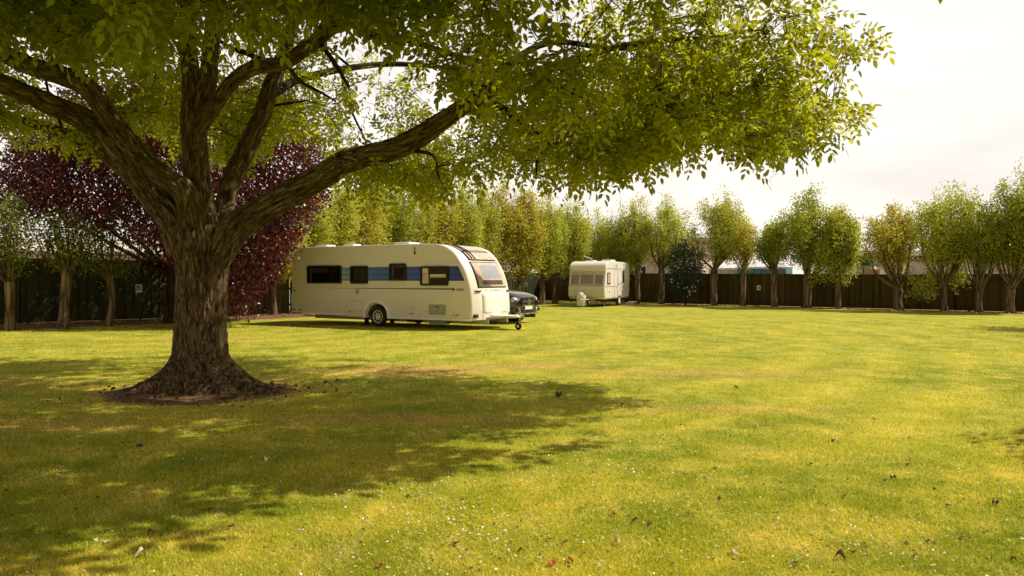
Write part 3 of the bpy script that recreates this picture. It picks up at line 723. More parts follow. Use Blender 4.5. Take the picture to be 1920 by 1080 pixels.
# purple tree
def purple_tree():
    X, Y = gp(318, 25.2), 25.2
    root = thing('copper_tree', 'dark purple leaved tree behind the huge trunk', 'tree', (X, Y, 0))
    r = np.random.default_rng(5); T = Tubes(); C = []
    low = [(-60, 400), (0, 410), (110, 405), (200, 430), (300, 470), (345, 540), (420, 588), (462, 580), (500, 535), (530, 480), (565, 425), (605, 385), (622, 330), (640, 200)]
    while len(C) < 2300:
        x, y, z = r.uniform(-6.4, 6.2), r.uniform(-3.4, 3.4), r.uniform(.25, 8.6)
        px = 960+FPX*(X+x)/(Y+y); py = HOR-FPX*(z-CAMZ)/(Y+y)
        if px > 622 or py > interp(px, low): continue
        xx = x
        e = (xx/6.2)**2+(y/3.5)**2+(max(z-3.6, 0)/4.9)**2
        if e > 1+.12*math.sin(x*2.1+z*1.7): continue
        if e < .35 and r.random() < .5: continue
        C.append((x, y, z))
    C = np.array(C)
    T.add(catmull([[0, 0, -.05, .22], [0, 0, .8, .17], [.1, 0, 1.7, .17]], 5), 10)
    nd = []
    for k in range(26):
        t = C[r.integers(len(C))]; m = np.array([.1, 0, 1.7])+(t-[.1, 0, 1.7])*[.5, .5, .45]+r.normal(0, .1, 3)
        pth = catmull([[.1, 0, 1.6, .09], [*m, .05], [*t, .01]], 6); T.add(pth, 6); nd.append(pth[3:])
    nd = np.vstack(nd)
    for c in C[::2]:
        i = np.argmin(np.linalg.norm(nd[:, :3]-c, axis=1)); a = nd[i]
        T.add(catmull([[*a[:3], .014], [*((a[:3]+c)/2-[0, 0, .05]), .009], [*c, .004]], 2), 3)
    T.build('trunk', M['twig'], root)
    per = 30; m = len(C)*per; ci = np.repeat(np.arange(len(C)), per)
    p = C[ci]+r.normal(0, .22, (m, 3)); d = unit(r.normal(0, 1, (m, 3))-[0, 0, .3]); nn = unit(r.normal(0, .8, (m, 3))+[0, 0, .6])
    LL = .128*r.uniform(.7, 1.25, m); V, F = leaf_quads(p, d, nn, LL, LL*.6, .1)
    tint = np.clip(r.normal(.4, .22, len(C))[ci]+r.normal(0, .15, m), 0, 1)
    np_mesh('crown', V, F, M['purple'], root, tint=tint)
purple_tree()

# row behind the caravan
rowpx = [(513, 'slim trunk standing just left of the large caravan in front of the dark fence'), (566, 'pale green tree above the rear corner of the large caravan'), (618, 'pale green tree above the first roof vent of the large caravan'),
         (668, 'pale green tree behind the second side window of the large caravan'), (718, 'pale green tree behind the third side window of the large caravan'), (765, 'pale green tree above the antenna of the large caravan'),
         (812, 'pale green tree above the front side window of the large caravan'), (856, 'green tree above the start of the curved caravan front'), (900, 'green tree above the curved caravan front glass'),
         (940, 'yellow green tree behind the bonnet of the black car')]
for i, (px, lab) in enumerate(rowpx):
    Y = 31.2+(px-513)/(975-513)*11.6
    rowtree(lab, px, Y, 12, 530, px+2, 56-i*1.2, [366, 326, 318, 320, 324, 322, 330, 336, 334, 342][i], 515, 'rowleaf' if i % 3 else 'rowleaf_y', 20+i, nclump=300, per=27, L=.112, clumpr=.28, limbs_n=8)
rowtree('forked tree with a yellowish crown right of the black car bonnet', 974, 42.6, 14, 535, 985, 46, 346, 512, 'rowleaf_y', 31, nclump=330, per=26, L=.125)
rowtree('slim tree second left of the small old caravan', 1016, 43.8, 11, 520, 1022, 38, 350, 512, 'rowleaf', 32, nclump=290, per=26, L=.125)
rowtree('tree close beside the left side of the small old caravan', 1041, 45.2, 11, 520, 1064, 40, 360, 510, 'rowleaf', 33, nclump=300, per=26, L=.125)
def onright(px, off=1.0):
    a, b = FR[0], FR[1]; d = b-a; t = d/np.linalg.norm(d); nn = np.array([t[1], -t[0]]); a = a+nn*off
    k = (px-960)/FPX; s = (k*a[1]-a[0])/(t[0]-k*t[1]); q = a+t*s; return q[1]
R = [ # px, trunk w, fork_py, crown px, hw, top, bot, mat, label, clumps
 (1132, 10, 505, 1128, 42, 378, 520, 'rowleaf', 'green tree rising directly behind the roof of the small old caravan', 220, {}),
 (1168, 9, 505, 1165, 36, 384, 515, 'rowleaf_g', 'green tree behind the rear corner of the small old caravan', 170, {}),
 (1196, 10, 500, 1194, 40, 366, 498, 'rowleaf', 'first trunk right of the small old caravan under a merged crown', 230, {}),
 (1240, 12, 505, 1254, 44, 361, 498, 'rowleaf', 'tree standing left of the dark glossy bush', 240, {}),
 (1339, 13, 508, 1354, 60, 358, 493, 'rowleaf', 'wide yellow green tree standing right of the dark glossy bush', 300, {}),
 (1393, 10, 510, 1396, 30, 405, 493, 'rowleaf_y', 'small thin tree between the dark bush tree and the power box post', 80, {}),
 (1452, 11, 510, 1452, 34, 410, 493, 'rowleaf_g', 'small tree between the power box post and the largest round tree', 110, {}),
 (1514, 14, 522, 1516, 76, 350, 493, 'rowleaf_g', 'largest round tree of the right row with dense green crown', 460, {}),
 (1572, 11, 512, 1577, 38, 384, 516, 'rowleaf', 'green tree touching the right flank of the largest round tree', 190, {}),
 (1684, 17, 545, 1668, 52, 386, 498, 'rowleaf_y', 'yellow crowned tree with a forked pale trunk', 210, {'limbs_n': 16}),
 (1771, 13, 540, 1770, 66, 342, 493, 'rowleaf', 'tall airy tree with low hanging green shoots', 330, {'limbs_n': 18}),
 (1836, 13, 548, 1838, 38, 412, 498, 'rowleaf_g', 'small twiggy tree with bare forked stems near the right edge', 85, {'limbs_n': 20}),
 (1895, 16, 545, 1912, 66, 318, 493, 'rowleaf_g', 'tall dark green tree at the right edge of the photo', 380, {'limbs_n': 16}),
]
for i, (px, w, fk, cpx, hw, top, bot, mt, lab, nc, kw) in enumerate(R):
    Y = onright(px, 1.0)
    ls = None
    if px == 1771:
        r = np.random.default_rng(9); ls = []
        for _ in range(46): ls.append(P(r.uniform(1706, 1756), r.uniform(508, 556), Y+r.uniform(-.4, .4)))
        for _ in range(26): ls.append(P(r.uniform(1775, 1812), r.uniform(500, 530), Y+r.uniform(-.4, .4)))
        ls = np.array(ls)
    if px == 1572:
        r = np.random.default_rng(9); ls = np.array([P(r.uniform(1525, 1592), r.uniform(500, 526), Y+r.uniform(-.4, .4)) for _ in range(40)])
    rowtree(lab, px, Y, w, fk, cpx, hw, top, bot, mt, 50+i, nclump=int(nc*1.0), per=26, L=.115, low_shoots=ls, **kw)
# trees just outside the frame whose shadows reach the lawn at the right
simple_tree('fence_tree', 'broad tree standing past the right edge of the lawn', 'tree', 20.0, 22.6, .16, 1.7, 20.0, 0, 2.4, 6.6, 1.7, M['rowleaf_g'], nclump=260, per=24, L=.13, seed=80, group=G)
simple_tree('garden_tree', 'broad tree near the camera past the right edge', 'tree', 8.1, 6.9, .10, 1.6, 8.1, 0, 1.1, 4.1, 1.9, M['rowleaf_g'], nclump=110, per=24, L=.13, seed=81, group=G)

# holly bush
def holly():
    Y = onright(1285, 1.6); X = gp(1285, Y); r = np.random.default_rng(3)
    root = thing('holly_bush', 'dark glossy evergreen bush dotted with pale spots against the fence', 'bush', (X, Y, 0))
    T = Tubes(); T.add(catmull([[0, 0, -.05, .07], [0, 0, .5, .05], [.05, 0, 1.2, .05], [0, 0, 2.8, .02]], 5), 8); C = []
    while len(C) < 260:
        x, y, z = r.uniform(-1.15, 1.15), r.uniform(-.9, .9), r.uniform(.55, 3.75)
        w = np.interp(z, [.55, 1.1, 2.2, 3.2, 3.75], [.35, .95, 1.1, .95, .5])
        if (x/w)**2+(y/w)**2 < 1: C.append((x, y, z))
    C = np.array(C); T.build('trunk', M['twig'], root); per = 26; m = len(C)*per; ci = np.repeat(np.arange(len(C)), per)
    p = C[ci]+r.normal(0, .13, (m, 3)); LL = .10*r.uniform(.7, 1.2, m)
    V, F = leaf_quads(p, unit(r.normal(0, 1, (m, 3))), unit(r.normal(0, .8, (m, 3))+[0, -.3, .5]), LL, LL*.6, .1)
    np_mesh('crown', V, F, M['holly'], root, tint=np.clip(r.normal(.4, .3, m), 0, 1))
    k = 26; q = C[r.integers(0, len(C), k)]*[1.05, 1.05, 1]+[0, -.15, 0]; q[:9] = np.stack([r.uniform(-.2, .5, 9), r.uniform(-.9, -.6, 9), r.uniform(.6, 1.15, 9)], -1)
    fb = MB()
    for a_ in range(5):
        t0, t1 = a_*1.2566, a_*1.2566+.9; fb.grid([[(0, 0, 0), (.035*math.cos(t0), .02, .035*math.sin(t0))], [(.035*math.cos(t1), .02, .035*math.sin(t1)), (.07*math.cos((t0+t1)/2), .0, .07*math.sin((t0+t1)/2))]])
    bmesh.ops.remove_doubles(fb.bm, verts=fb.bm.verts, dist=.001)
    f0 = fb.build('flower', M['petal'], root, smooth=False)
    for i, p_ in enumerate(q):
        o = f0 if i == 0 else f0.copy()
        if i: COL.objects.link(o)
        o.parent = root; o.location = p_; o.rotation_euler = (r.uniform(-.6, .6), r.uniform(0, 6), r.uniform(-.8, .8))
holly()

# ================================================================== LARGE CARAVAN
TH = rad(-30)
OX, OY = -3.71, 24.37
def big_caravan():
    root = thing('touring_caravan', 'large white touring caravan with blue window band and curved glazed front', 'caravan', (OX, OY, 0), TH)
    hw = 1.13
    front = [(1.5, 2.59), (2.1, 2.575), (2.5, 2.53), (2.85, 2.42), (3.17, 2.22), (3.42, 1.92), (3.58, 1.58), (3.68, 1.25), (3.73, .90), (3.745, .55), (3.74, .29)]
    fr = catmull([(x, 0, z, 0) for x, z in front], 4)[:, [0, 2]]
    rear = [(-3.55, .44), (-3.74, .52), (-3.81, .72), (-3.79, 1.0), (-3.76, 1.05), (-3.745, 2.0), (-3.72, 2.28), (-3.60, 2.47), (-3.42, 2.57), (-3.2, 2.59)]
    bottom = [(3.0, .27), (.55, .27), (.45, .35), (-.45, .35), (-.55, .27), (-1.6, .32)]
    # wheel arch cut-out
    arch = [(.42*math.cos(a), .33+.40*math.sin(a)) for a in np.linspace(0, math.pi, 15)]
    bottom = [(3.0, .27)]+[(.44, .27)]+[p for p in arch if p[1] > .27]+[(-.44, .27)]+[(-1.6, .31)]
    loop = [tuple(p) for p in fr]+bottom+rear
    ys = [-hw, -hw+.05, -.7, -.35, 0, .35, .7, hw-.05, hw]
    def sh(x, y):
        k = max(0, min(1, (x-2.4)/.9)); return -.20*k*abs(y/hw)**3.2
    def inset(x, z, y):
        e = .05 if abs(y) >= hw-1e-6 else 0
        return x, z
    bm = bmesh.new(); R_ = []
    for y in ys: R_.append([bm.verts.new((x+sh(x, y), y, z)) for x, z in loop])
    n = len(loop)
    for i in range(len(ys)-1):
        for j in range(n): bm.faces.new((R_[i][j], R_[i][(j+1) % n], R_[i+1][(j+1) % n], R_[i+1][j]))
    bm.faces.new(R_[0]); bm.faces.new(R_[-1][::-1])
    mb = MB(); mb.bm.free(); mb.bm = bm
    body = mb.build('body', M['white'], root, bevel=.035, seg=3, angle=35)
    # strips laid over the curved front, following its profile
    def strip_on_front(s0, s1, y0, y1, off, mat, name, ny=8, parent=root, thick=0):
        N_ = len(fr); tan = unit(np.gradient(fr, axis=0)); nrm = np.stack([-tan[:, 1], tan[:, 0]], -1)*-1
        rows = []
        for i in range(max(2, int((s1-s0)*40))+1):
            s = (s0+(s1-s0)*i/max(2, int((s1-s0)*40)))*(N_-1); k = min(int(s), N_-2); f = s-k
            c = fr[k]*(1-f)+fr[k+1]*f; nn = nrm[k]*(1-f)+nrm[k+1]*f
            if nn[0] < 0 and nn[1] < 0: nn = -nn
            row = []
            for j in range(ny+1):
                ya = y0(i/max(2, int((s1-s0)*40))) if callable(y0) else y0; yb = y1(i/max(2, int((s1-s0)*40))) if callable(y1) else y1
                y = ya+(yb-ya)*j/ny
                row.append((c[0]+nn[0]*off+sh(c[0], y), y, c[1]+nn[1]*off))
            rows.append(row)
        o = MB().grid(rows).build(name, mat, parent)
        if thick:
            md = o.modifiers.new('sol', 'SOLIDIFY'); md.thickness = thick; md.offset = -1
        return o
    strip_on_front(.10, .995, -1.085, 1.085, .004, M['whitebright'], 'front_sunlit_overlay', ny=14)  # brighter skin over the body, painting the sunlit front into the colour
    # front glazing: surround, interior, pane
    a = strip_on_front(.34, .455, -.80, .74, .012, M['black'], 'skylight_frame', thick=.03)
    strip_on_front(.20, .34, -.80, .74, .016, M['grey'], 'skylight_trim', thick=.02)
    strip_on_front(.215, .325, -.70, .66, .024, M['curtain'], 'skylight_blind')
    strip_on_front(.21, .33, -.74, .70, .036, M['glassf'], 'skylight_pane')
    for yy in (-.66, -.52):
        strip_on_front(.20, .44, yy, yy+.035, .046, M['black'], 'skylight_bar', ny=1, thick=.02)
    strip_on_front(.36, .445, -.74, .68, .024, M['curtain'], 'skylight_blind'); strip_on_front(.355, .45, -.76, .70, .036, M['glassf'], 'skylight_pane')
    f = strip_on_front(.465, .70, -.84, .76, .012, M['black'], 'front_window', thick=.03)
    strip_on_front(.475, .69, -.80, .72, .022, M['curtain'], 'interior', parent=f)
    strip_on_front(.50, .615, -.50, .45, .026, M['bluegrey'], 'blind', parent=f)  # bluish tone paints the sky's reflection into the front window
    strip_on_front(.50, .66, -.78, lambda t: -.58-.0*t, .028, M['curtain'], 'curtain', parent=f); strip_on_front(.50, .66, .52, .70, .028, M['curtain'], 'curtain', parent=f)
    strip_on_front(.632, .672, -.62, .52, .028, M['intw'], 'cushion', parent=f)
    strip_on_front(.472, .692, -.82, .74, .04, M['glassf'], 'pane', parent=f)
    strip_on_front(.715, .725, -1.0, .95, .004, M['grey'], 'locker_seam', thick=.004)
    strip_on_front(.745, .93, -.72, .72, .007, M['whitebright'], 'gas_locker_door', thick=.003)
    for yy in (-.88, .84):
        strip_on_front(.725, .737, yy-.09, yy+.09, .04, M['black'], 'grab_handle', ny=1, thick=.03)
    strip_on_front(.88, .91, -.15, .35, .016, M['grey'], 'badge_strip', ny=2) if False else None
    # side windows
    def A(px): return (-4.27-(px-960)/FPX*23.4)/(-(.866)-(px-960)/FPX*.5)*1.0 if False else None
    def loc_of(px, py):
        k = (px-960)/FPX
        wx, wy = OX+hw*-.5, OY+hw*-.866
        a = (k*wy-wx)/(.866+.5*k); Y = wy-.5*a
        return a, CAMZ-(py-HOR)/FPX*Y
    def side_rect(x0, y0, x1, y1):
        a0, z0 = loc_of(x0, y0); a1, z1 = loc_of(x1, y1); _, zb = loc_of(x0, y1); _, zt = loc_of(x1, y0)
        return a0, a1, (z1+zb)/2, (z0+zt)/2
    def rrect(a0, a1, z0, z1, r, n=4):
        pts = []
        for cx_, cz, s in ((a1-r, z1-r, 0), (a0+r, z1-r, 90), (a0+r, z0+r, 180), (a1-r, z0+r, 270)):
            for k in range(n+1):
                t = rad(s+90*k/n); pts.append((cx_+r*math.cos(t), cz+r*math.sin(t)))
        return pts
    def window(px0, py0, px1, py1, style):
        a0, a1, z0, z1 = side_rect(px0, py0, px1, py1)
        fr_ = MB().prism(rrect(a0, a1, z0, z1, .05), -hw-.012, -hw+.01).build('window', M['black'], root, bevel=.004)
        ring = MB(); o_ = rrect(a0, a1, z0, z1, .05); i_ = rrect(a0+.055, a1-.055, z0+.055, z1-.055, .03)
        rows = [[(p[0], -hw-.014, p[1]) for p in o_+[o_[0]]], [(p[0], -hw-.05, p[1]) for p in o_+[o_[0]]], [(p[0], -hw-.05, p[1]) for p in i_+[i_[0]]], [(p[0], -hw-.014, p[1]) for p in i_+[i_[0]]]]
        ring.grid(rows).build('frame', M['black'], fr_)
        w = a1-a0; h = z1-z0
        def pan(u0, v0, u1, v1, m, nm, y=.016): MB().box(((a0+a0+(u0+u1)*w)/2, -hw-y, z0+(v0+v1)/2*h), ((u1-u0)*w, .006, (v1-v0)*h)).build(nm, m, fr_, smooth=False)
        if style == 0:
            pan(.10, .12, .90, .90, M['int'], 'interior'); pan(.14, .58, .62, .86, M['grey'], 'blind', .024); pan(.66, .14, .88, .88, M['intw'], 'curtain', .024); pan(.08, .1, .14, .88, M['bluegrey'], 'curtain', .026)
        if style == 1: pan(.10, .1, .90, .90, M['int'], 'interior'); pan(.14, .14, .86, .86, M['grey'], 'blind', .024)
        if style == 2: pan(.12, .12, .88, .88, M['intw'], 'interior'); pan(.14, .14, .26, .86, M['curtain'], 'curtain', .024); pan(.24, .78, .84, .86, M['intlight'], 'shelf', .024)
        if style == 3:
            pan(.06, .08, .94, .92, M['int'], 'interior'); pan(.08, .10, .30, .60, M['curtain'], 'curtain', .024); pan(.08, .62, .28, .90, M['intlight'], 'curtain', .024)
            pan(.36, .46, .92, .58, M['intlight'], 'shelf', .024); pan(.36, .40, .92, .44, M['bluegrey'], 'shelf', .026); pan(.33, .08, .36, .92, M['intw'], 'post', .03)
        MB().prism(rrect(a0+.05, a1-.05, z0+.05, z1-.05, .03), -hw-.042, -hw-.036).build('pane', M['glass'] if style != 3 else M['glassc'], fr_, smooth=False)
    # blue band with graduated tone (under the windows)
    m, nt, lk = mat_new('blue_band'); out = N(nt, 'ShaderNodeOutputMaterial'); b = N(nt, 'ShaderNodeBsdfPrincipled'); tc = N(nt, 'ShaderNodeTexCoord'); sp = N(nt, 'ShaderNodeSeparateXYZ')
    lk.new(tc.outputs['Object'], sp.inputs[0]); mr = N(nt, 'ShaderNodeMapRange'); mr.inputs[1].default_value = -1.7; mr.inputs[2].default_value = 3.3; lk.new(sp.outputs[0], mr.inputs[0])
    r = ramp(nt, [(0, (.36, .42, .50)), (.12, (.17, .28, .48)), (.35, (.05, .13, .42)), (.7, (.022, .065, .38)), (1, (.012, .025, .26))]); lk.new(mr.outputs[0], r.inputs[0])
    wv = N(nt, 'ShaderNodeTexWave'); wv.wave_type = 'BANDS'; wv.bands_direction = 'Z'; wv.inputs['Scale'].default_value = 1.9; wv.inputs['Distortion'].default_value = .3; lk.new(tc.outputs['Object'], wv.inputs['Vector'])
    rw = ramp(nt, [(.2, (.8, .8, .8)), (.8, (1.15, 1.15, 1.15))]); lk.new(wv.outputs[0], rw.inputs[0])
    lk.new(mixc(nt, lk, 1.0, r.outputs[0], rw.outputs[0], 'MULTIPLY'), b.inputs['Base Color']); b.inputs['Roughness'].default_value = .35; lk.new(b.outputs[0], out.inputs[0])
    a0, a1, z0, z1 = side_rect(641, 500, 872, 526.5)
    zr = lambda a: 1.55
    pts = [(a0-.5, z0), (3.40, z0), (3.30, (z0+z1)/2), (3.16, z1-.02), (a0-.5, z1-.02)]
    pts = [(a0-.45, z0), (3.33, z0), (3.23, z0+.2), (3.10, z1), (a0-.45, z1)]
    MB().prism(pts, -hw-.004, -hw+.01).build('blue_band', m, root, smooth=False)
    s0, s1, z0, z1 = side_rect(590, 539.6, 848, 542.2)
    m2 = simple('pinstripe', (.06, .10, .17), .4)
    MB().prism([(s0, (z0+z1)/2), (s1, z0), (s1, z1)], -hw-.004, -hw+.01).build('pinstripe', m2, root, smooth=False)
    window(577, 498, 641, 531.5, 0); window(658, 498.5, 690, 532, 1); window(731, 494, 762, 526, 2); window(789, 499, 841, 535.5, 3)
    # lettering beside the pinstripe
    def text(body_, size, loc, rot, mat, parent, name='lettering'):
        cu_ = bpy.data.curves.new('t', 'FONT'); cu_.body = body_; cu_.size = size; cu_.extrude = .002
        to = bpy.data.objects.new('t', cu_); COL.objects.link(to)
        me_ = bpy.data.meshes.new_from_object(to.evaluated_get(bpy.context.evaluated_depsgraph_get())); COL.objects.unlink(to); bpy.data.objects.remove(to)
        o = link_mesh(name, me_, mat, parent); o.location = loc; o.rotation_euler = rot; return o
    ta, tz = loc_of(855, 545)
    text('ADRIA', .10, (ta, -hw-.006, tz), (rad(90), 0, 0), M['ink'], root)
    MB().box((ta-.09, -hw-.003, tz+.035), (.08, .01, .07)).build('logo', M['ink'], root, smooth=False)
    # service hatches
    def hatch(px0, py0, px1, py1, nm, m_, ins=True):
        a0, a1, z0, z1 = side_rect(px0, py0, px1, py1)
        h = MB().prism(rrect(a0, a1, z0, z1, .03), -hw-.003, -hw+.01).build(nm, M['grey'], root, smooth=False)
        MB().prism(rrect(a0+.012, a1-.012, z0+.012, z1-.012, .025), -hw-.012, -hw-.003).build('door', m_, h, bevel=.003); return h, a0, a1, z0, z1
    h, a0, a1, z0, z1 = hatch(661, 564, 679, 583.5, 'service_hatch', M['white'])
    h, a0, a1, z0, z1 = hatch(804, 571, 836, 590, 'fridge_vent', M['grey'])
    for k in range(4): MB().box(((a0+a1)/2, -hw-.018, z0+.06+k*.04), (a1-a0-.08, .012, .012)).build('louvre', M['galv'], h, smooth=False)
    MB().box(((a0+a1)/2, -hw-.018, z1-.06), (.06, .012, .04)).build('latch', M['black'], h, smooth=False)
    h, *_ = hatch(667, 542, 673, 551, 'water_filler', M['grey']); h, *_ = hatch(769.5, 572.5, 776.5, 579, 'mains_inlet', M['white'])
    h, *_ = hatch(842, 582, 849, 591, 'outlet_box', M['whitebright'])
    for px, py in ((656, 584), (772, 588), (857, 591), (564, 581)):
        a, z = loc_of(px, py); MB().box((a, -hw-.012, z), (.13, .02, .04)).build('side_marker', M['orange'], root, bevel=.005)
    a, z = loc_of(560, 472); MB().box((a, -hw-.01, z), (.04, .02, .05)).build('awning_light', M['grey'], root, bevel=.005)
    a, z = loc_of(778, 470); MB().bar((a, -hw-.02, z-.06), (a, -hw-.02, z+.10), .012).sph((a, -hw-.02, z-.08), .03).build('antenna', M['black'], root)
    # skirt rail & wheel arch trim
    MB().box((-2.55, -hw-.006, .385), (2.3, .03, .05), ry=rad(2.0)).build('skirt_rail', M['whitebright'], root, bevel=.008)
    MB().box((2.05, -hw-.006, .305), (3.0, .03, .06)).build('skirt_rail', M['whitebright'], root, bevel=.008)
    ar = []
    for R0, yy in ((.44, -hw-.004), (.455, -hw-.05), (.54, -hw-.045), (.56, -hw-.004)):
        ar.append([(R0*math.cos(t), yy, .33+R0*math.sin(t)*(1.0)) for t in np.linspace(rad(-6), rad(186), 28)])
    MB().grid(ar).build('wheel_arch', M['whitebright'], root)
    for s in (-1, 1):
        w = MB(); w.ring((0, s*(hw-.10), .325), .255, .07, seg=40, rs=12, sy=1.25)
        tyre = w.build('wheel', M['rubber'], root)
        rm = MB().cyl((0, s*(hw-.085), .325), .10, .05, 'Y', 24).ring((0, s*(hw-.055), .325), .195, .017, seg=32, rs=6)
        for k in range(9):
            t = 2*math.pi*k/9; rm.bar((.04*math.cos(t), s*(hw-.06), .325+.04*math.sin(t)), (.19*math.cos(t), s*(hw-.05), .325+.19*math.sin(t)), .013, 6)
        rm.build('rim', M['alloy'], tyre)
        MB().cyl((0, s*(hw-.12), .325), .19, .04, 'Y', 24).build('brake_disc', M['black'], tyre)
    for mx_, mh in ((-.52, .28), (.52, .2)): MB().box((mx_, -hw+.12, .32-mh/2), (.02, .2, mh)).build('mud_flap', M['black'], root, smooth=False)
    # chassis
    for s in (-.55, .55): MB().box((0.3, s, .235), (7.0, .06, .12)).build('chassis_rail', M['galv'], root, smooth=False)
    MB().bar((0, -hw+.2, .325), (0, hw-.2, .325), .05).build('axle', M['galv'], root)
    MB().box((.2, 0, .42), (6.9, 2.1, .10)).build('floor', M['int'], root, smooth=False)
    MB().box((1.1, -.5, .24), (.55, .4, .14)).build('underfloor_tank', M['black'], root, bevel=.03)
    MB().box((2.15, -.75, .20), (.6, .3, .12)).build('underfloor_box', M['grey'], root, bevel=.02)
    for (x, s) in ((3.0, -.8), (3.0, .8), (-3.0, -.8), (-3.0, .8)):
        MB().box((x-.22, s, .27), (.55, .05, .04), ry=rad(4)).build('corner_steady', M['galv'], root, smooth=False)
    # drawbar
    MB().box((4.15, 0, .40), (1.0, .62, .05)).build('hitch_cover', M['whitebright'], root, bevel=.02)
    mb = MB()
    for s in (-1, 1): mb.bar((3.5, s*.62, .33), (4.75, s*.05, .40), .035)
    mb.build('drawbar', M['galv'], root)
    hd = MB().bar((4.65, 0, .42), (5.02, 0, .43), .045).box((4.98, 0, .44), (.16, .11, .11)).build('hitch_head', M['black'], root, bevel=.01)
    MB().bar((4.75, 0, .47), (4.62, 0, .68), .018).build('handbrake_lever', M['black'], root)
    jx, jy = 4.62, -.12
    js = MB().bar((jx, jy, .14), (jx, jy, .62), .028).bar((jx, jy, .16), (jx-.05, jy, .12), .02).build('jockey_stem', M['galv'], root)
    MB().bar((jx, jy, .62), (jx+.06, jy, .66), .012).build('crank', M['black'], js)
    jw = MB().ring((jx-.05, jy, .11), .072, .038, seg=24, rs=8, sy=1.1).build('jockey_wheel', M['rubber'], root)
    MB().cyl((jx-.05, jy, .11), .055, .05, 'Y', 16).build('rim', M['alloy'], jw)
    # roof fittings
    for x, l, w in ((-2.75, .55, .45), (-1.55, .45, .4), (.75, .6, .6)):
        r_ = MB().box((x, -.55, 2.63), (l, w, .09)).build('roof_vent', M['whitebright'], root, bevel=.03)
    MB().box((-3.77, 0, 1.02), (.07, 1.9, .10)).build('rear_trim', M['whitebright'], root, bevel=.02)
    for s in (-.95, .95): MB().box((-3.83, s, .82), (.05, .22, .16)).build('tail_light', M['red'], root, bevel=.02)
    MB().box((-3.80, 0, 1.75), (.03, 1.3, .6)).build('rear_window', M['black'], root, bevel=.05)
big_caravan()

